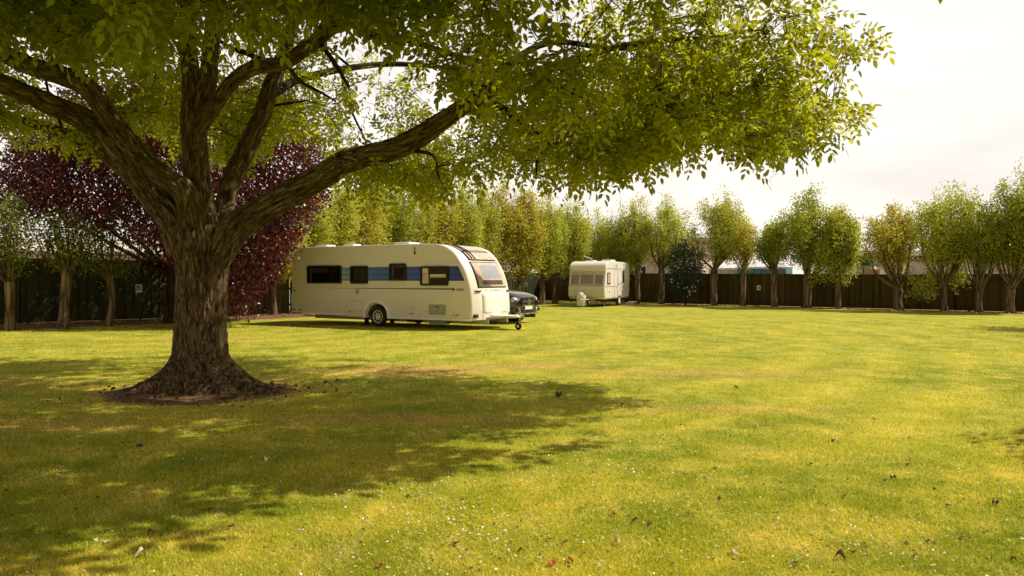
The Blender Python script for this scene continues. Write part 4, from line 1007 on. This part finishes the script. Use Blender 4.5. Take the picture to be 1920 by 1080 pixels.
# ================================================================== BLACK CAR
def car():
    u = np.array([.866, -.5]); v = np.array([.5, .866])
    o = np.array([OX, OY])+.80*u+2.95*v
    root = thing('parked_car', 'black car parked behind the large caravan with its bonnet showing', 'car', (o[0], o[1], 0), TH); root.scale = (1.0, 1.0, 1.07)
    # stations: x, halfwidth, zbottom, zbelt, ztop(center), crown
    st = [(-2.33, .74, .42, .86, .98), (-2.25, .86, .34, .95, 1.08), (-1.6, .92, .28, 1.0, 1.12), (-.8, .93, .27, 1.0, 1.12), (.2, .93, .27, .98, 1.10), (.95, .93, .27, .96, 1.12), (1.3, .93, .28, .95, 1.11), (1.75, .92, .29, .93, 1.07), (2.1, .88, .30, .88, 1.00), (2.30, .86, .30, .84, .92), (2.38, .82, .31, .76, .82), (2.40, .78, .33, .70, .76)]
    rows = []
    for x, w, zb, zs, zt in st:
        q = [(0, zb), (w*.8, zb), (w*.97, zb+.08), (w, zb+.25), (w, zs-.12), (w*.95, zs), (w*.80, zs+(zt-zs)*.65), (w*.45, zs+(zt-zs)*.92), (0, zt)]
        ring = [(x, -a, b) for a, b in q]+[(x, a, b) for a, b in q[-2:0:-1]]
        rows.append(ring+[ring[0]])
    mb = MB().grid(rows)
    mb.bm.verts.ensure_lookup_table()
    bmesh.ops.remove_doubles(mb.bm, verts=mb.bm.verts, dist=.0005)
    bmesh.ops.holes_fill(mb.bm, edges=[e for e in mb.bm.edges if e.is_boundary], sides=40)
    mb.build('body', M['carpaint'], root, subd=2, angle=180)
    g = [(-2.0, .70, 1.05, 1.18), (-1.7, .72, 1.05, 1.56), (-.9, .72, 1.04, 1.66), (0, .72, 1.04, 1.66), (.45, .70, 1.04, 1.58), (1.15, .72, 1.05, 1.12)]
    rows = []
    for x, w, zb, zt in g:
        q = [(w*1.14, zb-.08), (w*1.12, zb+.02), (w*.98, zb+(zt-zb)*.75), (w*.85, zt-.01), (w*.4, zt+.02), (0, zt+.03)]
        rows.append([(x, -a, b) for a, b in q]+[(x, a, b) for a, b in q[-2::-1]])
    MB().grid(rows).build('windows', M['black'], root, subd=2, angle=180)
    MB().box((-.5, 0, 1.695), (1.6, 1.1, .03)).build('roof', M['carpaint'], root, bevel=.012)
    for x in (-1.42, 1.42):
        for s in (-1, 1):
            MB().cyl((x, s*.84, .36), .41, .16, 'Y', 32).build('wheel_well', M['black'], root)
            w = MB().ring((x, s*.83, .345), .265, .08, seg=36, rs=12, sy=1.3).build('wheel', M['rubber'], root)
            rm = MB().cyl((x, s*.86, .345), .09, .06, 'Y', 20).ring((x, s*.90, .345), .215, .018, seg=32, rs=6)
            for k in range(10): t = 2*math.pi*k/10; rm.bar((x, s*.89, .345), (x+.21*math.cos(t), s*.90, .345+.21*math.sin(t)), .014, 6)
            rm.build('rim', M['alloy'], w)
    # front face
    gr = MB().box((2.40, 0, .70), (.06, .86, .27)).build('grille', M['black'], root, bevel=.05, seg=3)
    MB().box((2.435, 0, .835), (.03, .86, .03)).box((2.435, 0, .57), (.03, .80, .03)).box((2.437, 0, .70), (.02, .78, .03)).build('chrome_bar', M['chrome'], gr, bevel=.005)
    rg = MB().ring((0, 0, 0), .085, .012, seg=28, rs=6)
    for k in range(3):
        t = rad(90+120*k); rg.bar((0, 0, 0), (.085*math.cos(t), 0, .085*math.sin(t)), .010, 6)
    e = rg.build('emblem', M['chrome'], gr); e.location = (2.46, 0, .70); e.rotation_euler = (0, 0, rad(90))
    for s in (-1, 1):
        h = MB().sph((2.27, s*.68, .75), .18, (.62, 1.1, .62)).build('headlight', M['lamp'], root)
        MB().sph((2.37, s*.66, .75), .055, (.6, 1, 1)).build('bulb', M['chrome'], h)
        MB().box((2.36, s*.62, .45), (.10, .34, .14), rz=-s*rad(22)).build('air_intake', M['black'], root, bevel=.03)
        MB().sph((2.41, s*.63, .45), .06, (.5, 1.2, 1)).build('fog_light', M['chrome'], root)
        MB().bar((.75, s*.92, 1.08), (.72, s*1.02, 1.10), .03).sph((.72, s*1.05, 1.12), .10, (.7, 1.1, .75)).build('mirror', M['carpaint'], root)
    MB().box((2.40, 0, .40), (.06, .8, .10)).build('lower_grille', M['black'], root, bevel=.02)
    MB().box((2.36, 0, .31), (.12, 1.50, .04)).build('bumper_trim', M['chrome'], root, bevel=.012)
    MB().box((2.44, 0, .50), (.015, .52, .11)).build('number_plate', M['plate'], root, bevel=.004)
car()

# ================================================================== OLD CARAVAN
def old_caravan():
    fwd = np.array([-.448, -.894]); side = np.array([.894, -.448])   # local x forward, local -y = right (camera right) side
    fr_corner = np.array([5.05, 40.2]); hw = 1.06; L = 4.3
    c = fr_corner-fwd*L/2-side*hw
    ang = math.atan2(fwd[1], fwd[0])
    root = thing('touring_caravan', 'small old cream caravan with three front windows at the far fence', 'caravan', (c[0], c[1], 0), ang)
    # local: x fwd, y left ; camera-right side is: side = rot(fwd)*? 
    left = np.array([-fwd[1], fwd[0]]); sgn = 1 if np.dot(left, side) > 0 else -1
    S = sgn
    prof = [(2.02, .42), (2.20, .62), (2.22, .95), (2.16, 1.18), (2.14, 1.22), (1.97, 1.98), (2.03, 2.02), (2.02, 2.16), (1.92, 2.34), (1.72, 2.46), (1.3, 2.52), (-1.9, 2.50), (-2.1, 2.40), (-2.16, 2.2), (-2.18, .9), (-2.05, .44)]
    MB().prism(prof, -hw, hw).build('body', M['oldwhite'], root, bevel=.05, seg=3, angle=30)
    def front_panel(y0, y1, t0, t1, off, mat, nm, parent=root):
        a = np.array([2.14, 1.22]); b = np.array([1.97, 1.98]); n = np.array([.976, .218])
        p = a+(b-a)*t0+n*off; q = a+(b-a)*t1+n*off
        rows = [[(p[0], y0, p[1]), (p[0], y1, p[1])], [(q[0], y0, q[1]), (q[0], y1, q[1])]]
        o = MB().grid(rows).build(nm, mat, parent, smooth=False); md = o.modifiers.new('s', 'SOLIDIFY'); md.thickness = .012; return o
    for y0, y1 in ((-.94, -.46), (-.38, .38), (.46, .94)):
        w = front_panel(y0, y1, .04, .93, .022, M['galv'], 'front_window'); front_panel(y0+.03, y1-.03, .08, .89, .030, M['curtain_p'], 'curtain', w)
        front_panel(y0+.03, y1-.03, .72, .89, .036, M['curtain'], 'pelmet', w); front_panel(y0+.03, y1-.03, .08, .89, .05, M['glassc'], 'pane', w)
    MB().box((2.19, 0, 1.19), (.05, 1.98, .03)).build('front_rail', M['grey'], root, bevel=.008)
    MB().box((2.225, 0, .84), (.02, 1.9, .50)).build('locker_panel', M['oldpanel'], root, bevel=.01)
    for y0, w in ((-.72, .18), (-.1, .62), (.55, .3)): MB().box((2.222, -S*y0, 1.06), (.02, w, .035)).build('stripe', M['grey'], root, smooth=False)
    MB().box((2.05, 0, 2.04), (.06, 2.06, .03)).build('roof_lip', M['curtain'], root, bevel=.01)
    y = S*hw
    def onside(x0, x1, z0, z1, nm, mat, d=.012, parent=root, bev=.0): return MB().box(((x0+x1)/2, y+S*d/2, (z0+z1)/2), (x1-x0, d, z1-z0)).build(nm, mat, parent, bevel=bev, seg=4)
    w = onside(1.28, 1.78, 1.25, 1.88, 'side_window', M['black'], .03, bev=.0); onside(1.33, 1.73, 1.30, 1.83, 'curtain', M['curtain_p'], .036, w); onside(1.5, 1.62, 1.30, 1.83, 'curtain', M['orange'], .040, w); onside(1.31, 1.75, 1.28, 1.85, 'pane', M['glassc'], .05, w)
    d = onside(-1.75, -.05, .55, 2.22, 'door', M['oldwhite'], .014, bev=.004)
    onside(-1.14, -.84, 1.32, 2.02, 'window', M['black'], .035, d, .012); onside(-.17, -.13, 1.2, 1.3, 'handle', M['black'], .05, d)
    for x in (-.02, .58): onside(x-.01, x+.01, .5, 2.3, 'seam', M['grey'], .006)
    onside(-2.1, 2.1, 1.10, 1.125, 'waist_line', M['grey'], .012); onside(-2.1, 1.9, .47, .50, 'skirt_line', M['grey'], .02)
    onside(-2.0, 1.9, 2.10, 2.115, 'awning_rail', M['galv'], .02); onside(.2, .3, 2.22, 2.34, 'awning_light', M['grey'], .03)
    onside(1.45, 1.52, .80, .86, 'lock', M['black'], .02)
    for s in (-1, 1):
        MB().cyl((-.3, s*(hw-.08), .42), .36, .12, 'Y', 28).build('wheel_well', M['black'], root)
        w = MB().ring((-.3, s*(hw-.06), .32), .245, .075, seg=32, rs=10, sy=1.2).build('wheel', M['rubber'], root); MB().cyl((-.3, s*(hw-.03), .32), .18, .08, 'Y', 24).build('rim', M['oldwhite'], w)
    MB().box((0, 0, .36), (3.9, 1.7, .1)).build('chassis', M['int'], root, smooth=False)
    MB().bar((2.1, -.5, .38), (3.2, 0, .42), .04).bar((2.1, .5, .38), (3.2, 0, .42), .04).build('drawbar', M['galv'], root)
    k = MB().sph((2.62, -S*.12, .50), .36, (.75, .78, .92)).box((2.62, -S*.12, .22), (.42, .44, .36))
    k.build('hitch_cover', M['whitebright'], root, bevel=.05)
    for x, s in ((1.6, 1), (1.6, -1), (-1.7, 1), (-1.7, -1)): MB().bar((x, s*.8, .36), (x+.05, s*.85, .01), .02).build('corner_steady', M['galv'], root)
    MB().box((-.6, S*.3, 2.58), (.75, .6, .13)).build('roof_light', M['whitebright'], root, bevel=.03)
    MB().box((.9, -S*.2, 2.54), (.5, .5, .08)).build('roof_light', M['whitebright'], root, bevel=.02)
    a_ = MB().bar((1.2, -S*.1, 2.5), (1.2, -S*.1, 2.66), .018).build('antenna', M['galv'], root)
    MB().box((1.2, -S*.28, 2.74), (.06, .55, .05), rx=-S*rad(-22)*-1).build('antenna_arm', M['whitebright'], a_, bevel=.01)
    # step beside the door
    sp = c+fwd*(-1.45)+side*(hw+.42)
    st = thing('door_step', 'low pale step on the grass below the door of the small caravan', 'step', (sp[0], sp[1], 0), ang)
    MB().box((0, 0, .19), (.6, .38, .05)).build('tread', M['intlight'], st, bevel=.012)
    for s in (-.25, .25): MB().box((s, 0, .083), (.04, .34, .165)).build('leg', M['galv'], st, smooth=False)
old_caravan()

# ================================================================== power boxes
def hookup(px, Y, box_py, bw, bh, label):
    X = gp(px, Y); z = zat(box_py, Y)
    root = thing('power_post', label, 'power post', (X, Y, 0), 0, 'electric power posts along the fence')
    MB().box((0, .03, z/2), (.06, .05, z)).build('post', M['black'], root, bevel=.005)
    b = MB().box((0, -.04, z), (bw, .12, bh)).build('box', M['whitebright'], root, bevel=.015)
    MB().box((0, -.102, z-bh*.02), (bw*.82, .012, bh*.5)).build('cover', M['grey'], b, bevel=.008)
    MB().cyl((bw*.18, -.105, z+bh*.28), .03, .02, 'Y', 12).cyl((-bw*.18, -.105, z+bh*.28), .03, .02, 'Y', 12).build('socket', M['black'], b)
hookup(262, 26.2, 541, .20, .28, 'white power box on a dark post left of the huge trunk')
hookup(1422, onright(1422, .8), 540, .17, .24, 'white power box on a post between two trees of the right row')
hookup(1793, onright(1793, .35), 549.5, .14, .17, 'small pale power box on the fence near the right edge')
hookup(986, 46.0, 535, .16, .22, 'pale power box behind the black car under the yellowish tree')

# ================================================================== buildings beyond the fence
def building(name, label, a, b, depth, h, wall, roofm, eave=.3, rise=.5, ribs=True, band=None, windows=0):
    a, b = np.array(a, float), np.array(b, float); d = b-a; L = float(np.linalg.norm(d)); t = d/L
    root = thing(name, label, 'building', (a[0], a[1], 0), math.atan2(t[1], t[0]))
    mb = MB().box((L/2, depth/2, h/2), (L, depth, h)); mb.build('wall', wall, root, smooth=False)
    if ribs:
        mb = MB()
        for k in range(int(L/.5)): mb.box((k*.5+.25, -.03, h/2), (.12, .06, h-.05))
        mb.build('cladding_ribs', wall, root, smooth=False)
    MB().prism([(-eave, h+.002), (L+eave, h+.002), (L+eave, h+.14), (-eave, h+.14)], -.5, -.35).build('gutter', M['whitebright'], root, smooth=False)
    V = [(-eave, -.35, h+.01), (L+eave, -.35, h+.01), (L+eave, depth/2, h+rise), (-eave, depth/2, h+rise), (L+eave, depth+.35, h+.01), (-eave, depth+.35, h+.01)]
    me = bpy.data.meshes.new('roof'); me.from_pydata(V, [], [(0, 1, 2, 3), (3, 2, 4, 5), (0, 3, 5), (1, 4, 2), (0, 5, 4, 1)]); me.update(); link_mesh('roof', me, roofm, root)
    if band: MB().box((L/2, -.05, h-band/2-.02), (L+.02, .08, band)).build('fascia', roofm, root, smooth=False)
    for k in range(windows):
        x = L*(k+.5)/windows; w = MB().box((x, -.08, h*.62), (1.6, .06, .9)).build('window', M['whitebright'], root, smooth=False)
        MB().box((x, -.115, h*.62), (1.45, .02, .75)).build('pane', M['black'], w, smooth=False)
    return root
building('warehouse', 'long beige clad warehouse beyond the fence behind the right hand trees', (28.0, 52.0), (52, 34), 12, 3.15, M['beige'], M['brownroof'], rise=.6, band=.35)
building('warehouse', 'white walled shed with a brown roof seen beside the yellow crowned tree', (22.5, 55.5), (27.8, 52.2), 7, 3.0, M['whitebright'], M['brownroof'], rise=.7, band=.3, ribs=False)
building('brick_building', 'pale pinkish brick building beyond the fence behind the small caravan', (2.5, 66.0), (15.5, 60.5), 10, 3.6, M['pinkbrick'], M['brownroof'], rise=1.6, ribs=False, windows=4)
building('brick_building', 'pale building beyond the green fence seen through the left slim trees', (-42, 34), (-16, 46.0), 9, 3.0, M['pinkbrick'], M['beige'], rise=1.0, ribs=False, windows=6)
def container(px, Y, w, h, label, mat, stripe=None):
    X = gp(px, Y); root = thing('shipping_container', label, 'container', (X, Y, 0), rad(-30))
    b = MB().box((0, 0, h/2), (w, 2.4, h)).build('body', mat, root, bevel=.03)
    mb = MB()
    for k in range(int(w/.3)): mb.box((-w/2+.2+k*.3, -1.225, h/2), (.12, .05, h-.3))
    mb.build('side_ribs', mat, root, smooth=False)
    MB().box((0, -1.26, h-.06), (w+.03, .06, .12)).build('top_rail', M['whitebright'], root, smooth=False)
    if stripe: MB().box((-.2, -1.262, h/2), (.35, .06, h-.3)).build('door', stripe, root, smooth=False)
container(1434, 50.5, 3.2, 2.35, 'teal container with a blue door beyond the fence left of the largest tree', M['teal'], M['blue'])
container(1376, 52.5, 3.0, 2.3, 'pale container beyond the fence under the wide yellow green tree', M['beige'])
def store():
    Y = 41.5; X = gp(1624, Y); root = thing('storage_bin', 'beige bin with a dark green cover beyond the fence beside the yellow tree', 'bin', (X, Y, 0), rad(-38))
    MB().box((0, 0, 1.15), (.85, 1.2, 2.3)).build('body', M['beige'], root, bevel=.03)
    MB().box((0, 0, 2.55), (.95, 1.3, .60)).build('cover', M['greenlid'], root, bevel=.08, seg=3)
    MB().box((.15, -.05, 2.90), (.45, .8, .14)).build('lid', M['greenlid'], root, bevel=.04)
    MB().box((0, -.615, 1.2), (.03, .02, 2.0)).build('seam', M['black'], root, smooth=False)
    Y = 40.5; X = gp(1642, Y)
    r2 = thing('drum', 'red and pink drum showing over the fence right of the green covered bin', 'drum', (X, Y, 0))
    MB().cyl((0, 0, .75), .30, 1.5, 'Z', 24).build('body', M['red'], r2); MB().cyl((0, 0, 1.78), .28, .55, 'Z', 24).build('upper_body', simple('pink_plastic', (.55, .25, .27), .6), r2)
    for z in (.5, 1.0): MB().cyl((0, 0, z), .315, .04, 'Z', 24).build('hoop', M['red'], r2)
store()

# ================================================================== LAWN DETAIL
def blades(n):
    y = 3.3/(1-rng.uniform(0, 1, n)*(1-3.3/26.0))          # density falls with distance
    x = rng.uniform(-1, 1, n)*(y*.78+1.4)
    r_t = np.hypot((x-TX)/1.35, (y-TY)/1.0)
    keep = r_t > .85+rng.normal(0, .12, n)
    x, y = x[keep], y[keep]; n = len(x)
    h = rng.uniform(.008, .025, n)*(1+.5*(rng.random(n) < .05)); w = (.0035+.00055*y)*rng.uniform(.7, 1.3, n); h *= 1+.02*y
    a = rng.uniform(0, 2*np.pi, n); lean = rng.normal(0, .6, (n, 2))*h[:, None]
    dx, dy = np.cos(a)*w/2, np.sin(a)*w/2; z0 = np.zeros(n)
    V = np.stack([np.stack([x-dx, y-dy, z0], -1), np.stack([x+dx, y+dy, z0], -1), np.stack([x+lean[:, 0], y+lean[:, 1], h], -1)], 1).reshape(-1, 3)
    F = np.arange(len(V)).reshape(-1, 3)
    o = np_mesh('grass', V, F, M['blade'], tint=rng.uniform(0, 1, n)); tag(o, 'short mown grass blades covering the near lawn', 'grass', kind='stuff')
blades(620000)
def flat_bits(n, name, label, cat, mat, size, zr, clusters=None, ymax=30, seed=1):
    r = np.random.default_rng(seed)
    if clusters:
        ks = r.integers(0, len(clusters), n); c = np.array(clusters)[ks]; x = c[:, 0]+r.normal(0, 1, n)*c[:, 2]; y = c[:, 1]+r.normal(0, 1, n)*c[:, 2]*.6
    else:
        y = 3.4/(1-r.uniform(0, 1, n)*(1-3.4/ymax)); x = r.uniform(-1, 1, n)*(y*.78+1)
    z = r.uniform(*zr, n); s = size*r.uniform(.6, 1.3, n)*(1+.03*y)
    p = np.stack([x, y, z], -1); d = unit(r.normal(0, 1, (n, 3))*[1, 1, .25]); nn = unit(r.normal(0, .35, (n, 3))+[0, 0, 1])
    V, F = leaf_quads(p, d, nn, s, s*.8, .05); o = np_mesh(name, V, F, mat, tint=r.uniform(0, 1, n)); tag(o, label, cat, kind='stuff')
def Gp(px, py): Y = FPX*CAMZ/(py-HOR); return (px-960)/FPX*Y, Y
dz = [(*Gp(850, 1000), .18), (*Gp(840, 960), .2), (*Gp(800, 930), .3), (*Gp(960, 1050), .4), (*Gp(640, 915), .35), (*Gp(1050, 850), .5), (*Gp(1200, 890), .35), (*Gp(700, 1000), .5), (*Gp(1400, 990), .6), (*Gp(100, 662), .8), (*Gp(300, 870), .3), (*Gp(1640, 1040), .5), (*Gp(1150, 830), .4)]
flat_bits(300, 'daisies', 'tiny white daisies scattered in drifts through the lawn', 'daisies', M['petal'], .014, (.016, .030), dz, seed=3)
flat_bits(150, 'daisies', 'single white daisies dotted widely across the lawn', 'daisies', M['petal'], .013, (.016, .03), None, 22, seed=4)
flat_bits(4600, 'clippings', 'pale dry grass clippings and clover specks scattered over the lawn', 'grass clippings', M['clip'], .014, (.010, .024), None, 30, seed=15)
flat_bits(1500, 'clippings', 'pale clover specks gathered in drifts on the sunny lawn', 'grass clippings', M['clip'], .014, (.012, .024), dz+[(*Gp(1180, 900), .9), (*Gp(1250, 880), .7), (*Gp(1550, 850), .9), (*Gp(720, 870), .5), (*Gp(930, 1040), .6), (*Gp(1330, 1000), .5), (*Gp(1080, 850), .5)], seed=16)
flat_bits(1500, 'leaf_litter', 'fine brown leaf crumbs scattered over the lawn', 'leaf litter', M['litter'], .018, (.008, .022), None, 26, seed=5)
flat_bits(500, 'leaf_litter', 'bark and leaf crumbs around the foot of the huge trunk', 'leaf litter', M['litter'], .04, (.02, .06), [(TX, TY-.3, .8), (TX+.6, TY, .7)], seed=6)
for i_, (nm, off_line, cnt, lab) in enumerate((('left', FL, 420, 'pale stones and dry leaves on the soil under the left trees'), ('right', FR, 420, 'pale stones and dry leaves along the right hand fence border'))):
    r = np.random.default_rng(40+i_); pts = []
    segs = list(zip(off_line[:-1], off_line[1:]))
    for _ in range(cnt):
        a, b = segs[r.integers(len(segs))]; t = r.random(); d = (b-a)/np.linalg.norm(b-a); nn_ = np.array([d[1], -d[0]])
        q = a+(b-a)*t+nn_*(r.uniform(.4, 3.2) if i_ == 0 else r.uniform(.9, 1.6)); pts.append((q[0], q[1], .03))
    pts = np.array(pts); s = r.uniform(.05, .13, cnt)
    V, F = leaf_quads(pts, unit(r.normal(0, 1, (cnt, 3))*[1, 1, .3]), unit(r.normal(0, .4, (cnt, 3))+[0, -.4, 1]), s, s*.8, .2)
    o = np_mesh('border_litter', V, F, M['paleleaf'] if i_ else M['deadleaf']); tag(o, lab, 'litter', kind='stuff')

def leaf_mesh(name, curl, seed):
    r = random.Random(seed); rows = []; n = 7
    for i in range(n+1):
        t = i/n; w = .36*math.sin(math.pi*min(1, t*.95+.04))**.8+.01; row = []
        for j in range(-2, 3):
            v = j/2; row.append((t-.5+r.uniform(-.01, .01), v*w*(1+r.uniform(-.15, .15)), .12+curl*(abs(v)**1.5)*w*1.6+curl*.35*math.cos(t*6+seed)+r.uniform(-.02, .02)))
        rows.append(row)
    b = MB().grid(rows); b.bar((-.5, 0, .12+curl*.3), (-.72, .04, .08), .012, 5)
    bmesh.ops.recalc_face_normals(b.bm, faces=b.bm.faces); me = bpy.data.meshes.new(name); b.bm.to_mesh(me); b.bm.free(); return me
spots = {'redleaf': [(1583, 934, 16), (1060, 1020, 14), (1070, 1056, 14), (1035, 1062, 24), (1600, 1040, 14), (975, 1038, 14), (1093, 1042, 10), (1658, 905, 12), (1350, 940, 10), (1850, 1000, 12), (710, 1068, 12)],
 'deadleaf': [(392, 960, 20), (434, 992, 16), (282, 1003, 12), (855, 1024, 22), (712, 1066, 12), (1576, 1050, 24), (1490, 1065, 12), (1190, 980, 16), (765, 937, 10), (1088, 957, 8), (1150, 968, 8), (1218, 988, 9), (1492, 1060, 16), (1700, 1025, 14), (1865, 948, 18), (1778, 952, 16), (1703, 875, 12), (1675, 900, 14), (1290, 968, 10), (1340, 882, 9), (1562, 830, 12), (1805, 1012, 10), (1048, 745, 24), (1165, 762, 14), (262, 840, 18), (1638, 788, 8), (1380, 730, 10), (1520, 873, 14), (1740, 1020, 12), (1900, 1055, 14), (1030, 1015, 12)],
 'paleleaf': [(110, 896, 18), (495, 898, 12), (264, 1045, 22), (200, 1020, 10), (179, 1018, 8), (1420, 802, 12), (1706, 862, 14), (1376, 1040, 20), (1158, 1020, 16), (588, 722, 10), (320, 742, 10), (500, 866, 14)]}
lab = {'redleaf': ('fallen reddish orange leaf lying flat on the grass', 'red fallen leaves on the lawn'), 'deadleaf': ('dry dark brown curled leaf lying on the grass', 'brown fallen leaves on the lawn'), 'paleleaf': ('pale dry curled leaf lying on the grass', 'pale fallen leaves on the lawn')}
meshes = {k: [leaf_mesh('fallen_leaf', .3+.25*i, i+j*7) for i in range(3)] for j, k in enumerate(spots)}
for k, ms in meshes.items():
    for m_ in ms: m_.materials.append(M[k])
rl = random.Random(8)
for k, lst in spots.items():
    for i, (px, py, w) in enumerate(lst):
        x, y = Gp(px, py); s = max(.035, w/FPX*y*.9)
        o = bpy.data.objects.new('fallen_leaf', meshes[k][i % 3]); COL.objects.link(o)
        o.location = (x, y, .012); o.scale = (s, s*rl.uniform(.8, 1.1), s*.8); o.rotation_euler = (rl.uniform(-.25, .25), rl.uniform(-.2, .2), rl.uniform(0, 6.28))
        tag(o, lab[k][0], 'leaf', lab[k][1])

# ================================================================== LIGHT, SKY, CAMERA
SUN_AZ, SUN_EL = 10.0, 50.0           # from +X toward +Y
sd = Vector((math.cos(rad(SUN_AZ))*math.cos(rad(SUN_EL)), math.sin(rad(SUN_AZ))*math.cos(rad(SUN_EL)), math.sin(rad(SUN_EL))))
ld = bpy.data.lights.new('sun', 'SUN'); ld.energy = 5.0; ld.angle = rad(.6); ld.color = (1.0, .90, .74)
lo = bpy.data.objects.new('sun', ld); COL.objects.link(lo); lo.rotation_euler = sd.to_track_quat('Z', 'Y').to_euler(); lo.location = (20, 5, 30)
w = bpy.data.worlds.new('World'); scene.world = w; w.use_nodes = True; nt = w.node_tree.nodes; lk = w.node_tree.links; nt.clear()
out = N(nt, 'ShaderNodeOutputWorld'); bg = N(nt, 'ShaderNodeBackground'); lk.new(bg.outputs[0], out.inputs[0])
sky = N(nt, 'ShaderNodeTexSky'); sky.sky_type = 'NISHITA'; sky.sun_disc = False; sky.sun_elevation = rad(SUN_EL); sky.sun_rotation = rad(90-SUN_AZ); sky.dust_density = 3
tc = N(nt, 'ShaderNodeTexCoord'); sp = N(nt, 'ShaderNodeSeparateXYZ'); lk.new(tc.outputs['Generated'], sp.inputs[0])
# cloud veil: bright near the horizon, thinner overhead
rz = ramp(nt, [(0.0, (1.25, 1.15, 1.02)), (.18, (1.27, 1.20, 1.11)), (.36, (1.14, 1.08, 1.01)), (.6, (.50, .48, .44)), (1.0, (.30, .29, .28))]); lk.new(sp.outputs[2], rz.inputs[0])
mp = N(nt, 'ShaderNodeMapping'); mp.inputs['Scale'].default_value = (1.6, 1.6, 6.5); lk.new(tc.outputs['Generated'], mp.inputs[0])
cn = N(nt, 'ShaderNodeTexNoise'); cn.inputs['Scale'].default_value = 1.5; cn.inputs['Detail'].default_value = 7; cn.inputs['Roughness'].default_value = .55; cn.inputs['Distortion'].default_value = .4
lk.new(mp.outputs[0], cn.inputs['Vector'])
rc = ramp(nt, [(.34, (.82, .815, .83)), (.47, (.92, .915, .915)), (.60, (1.03, 1.03, 1.03))]); lk.new(cn.outputs[0], rc.inputs[0])
cloud = mixc(nt, lk, 1.0, rz.outputs[0], rc.outputs[0], 'MULTIPLY')
ry = ramp(nt, [(.0, (.54, .47, .41)), (.42, (.56, .49, .43)), (.62, (1, 1, 1))]); my = N(nt, 'ShaderNodeMapRange'); my.inputs[1].default_value = -1; my.inputs[2].default_value = 1; lk.new(sp.outputs[1], my.inputs[0]); lk.new(my.outputs[0], ry.inputs[0])
cloud = mixc(nt, lk, 1.0, cloud, ry.outputs[0], 'MULTIPLY')
sm = mixc(nt, lk, 1.0, sky.outputs[0], (.10, .10, .10), 'MULTIPLY')
cm = mixc(nt, lk, .9, sm, cloud); lk.new(cm, bg.inputs[0]); bg.inputs[1].default_value = 1.0
cd = bpy.data.cameras.new('camera'); co_ = bpy.data.objects.new('camera', cd); COL.objects.link(co_); scene.camera = co_
co_.location = (0, 0, CAMZ); co_.rotation_euler = (rad(90), 0, 0); cd.sensor_width = 36; cd.lens = 36*FPX/1920; cd.shift_y = -(540-HOR)/1920; cd.clip_end = 3000; cd.clip_start = .05
scene.view_settings.view_transform = 'Standard'; scene.view_settings.look = 'None'; scene.view_settings.exposure = 0
scene.render.engine = 'CYCLES'; scene.cycles.max_bounces = 8; scene.cycles.transparent_max_bounces = 12
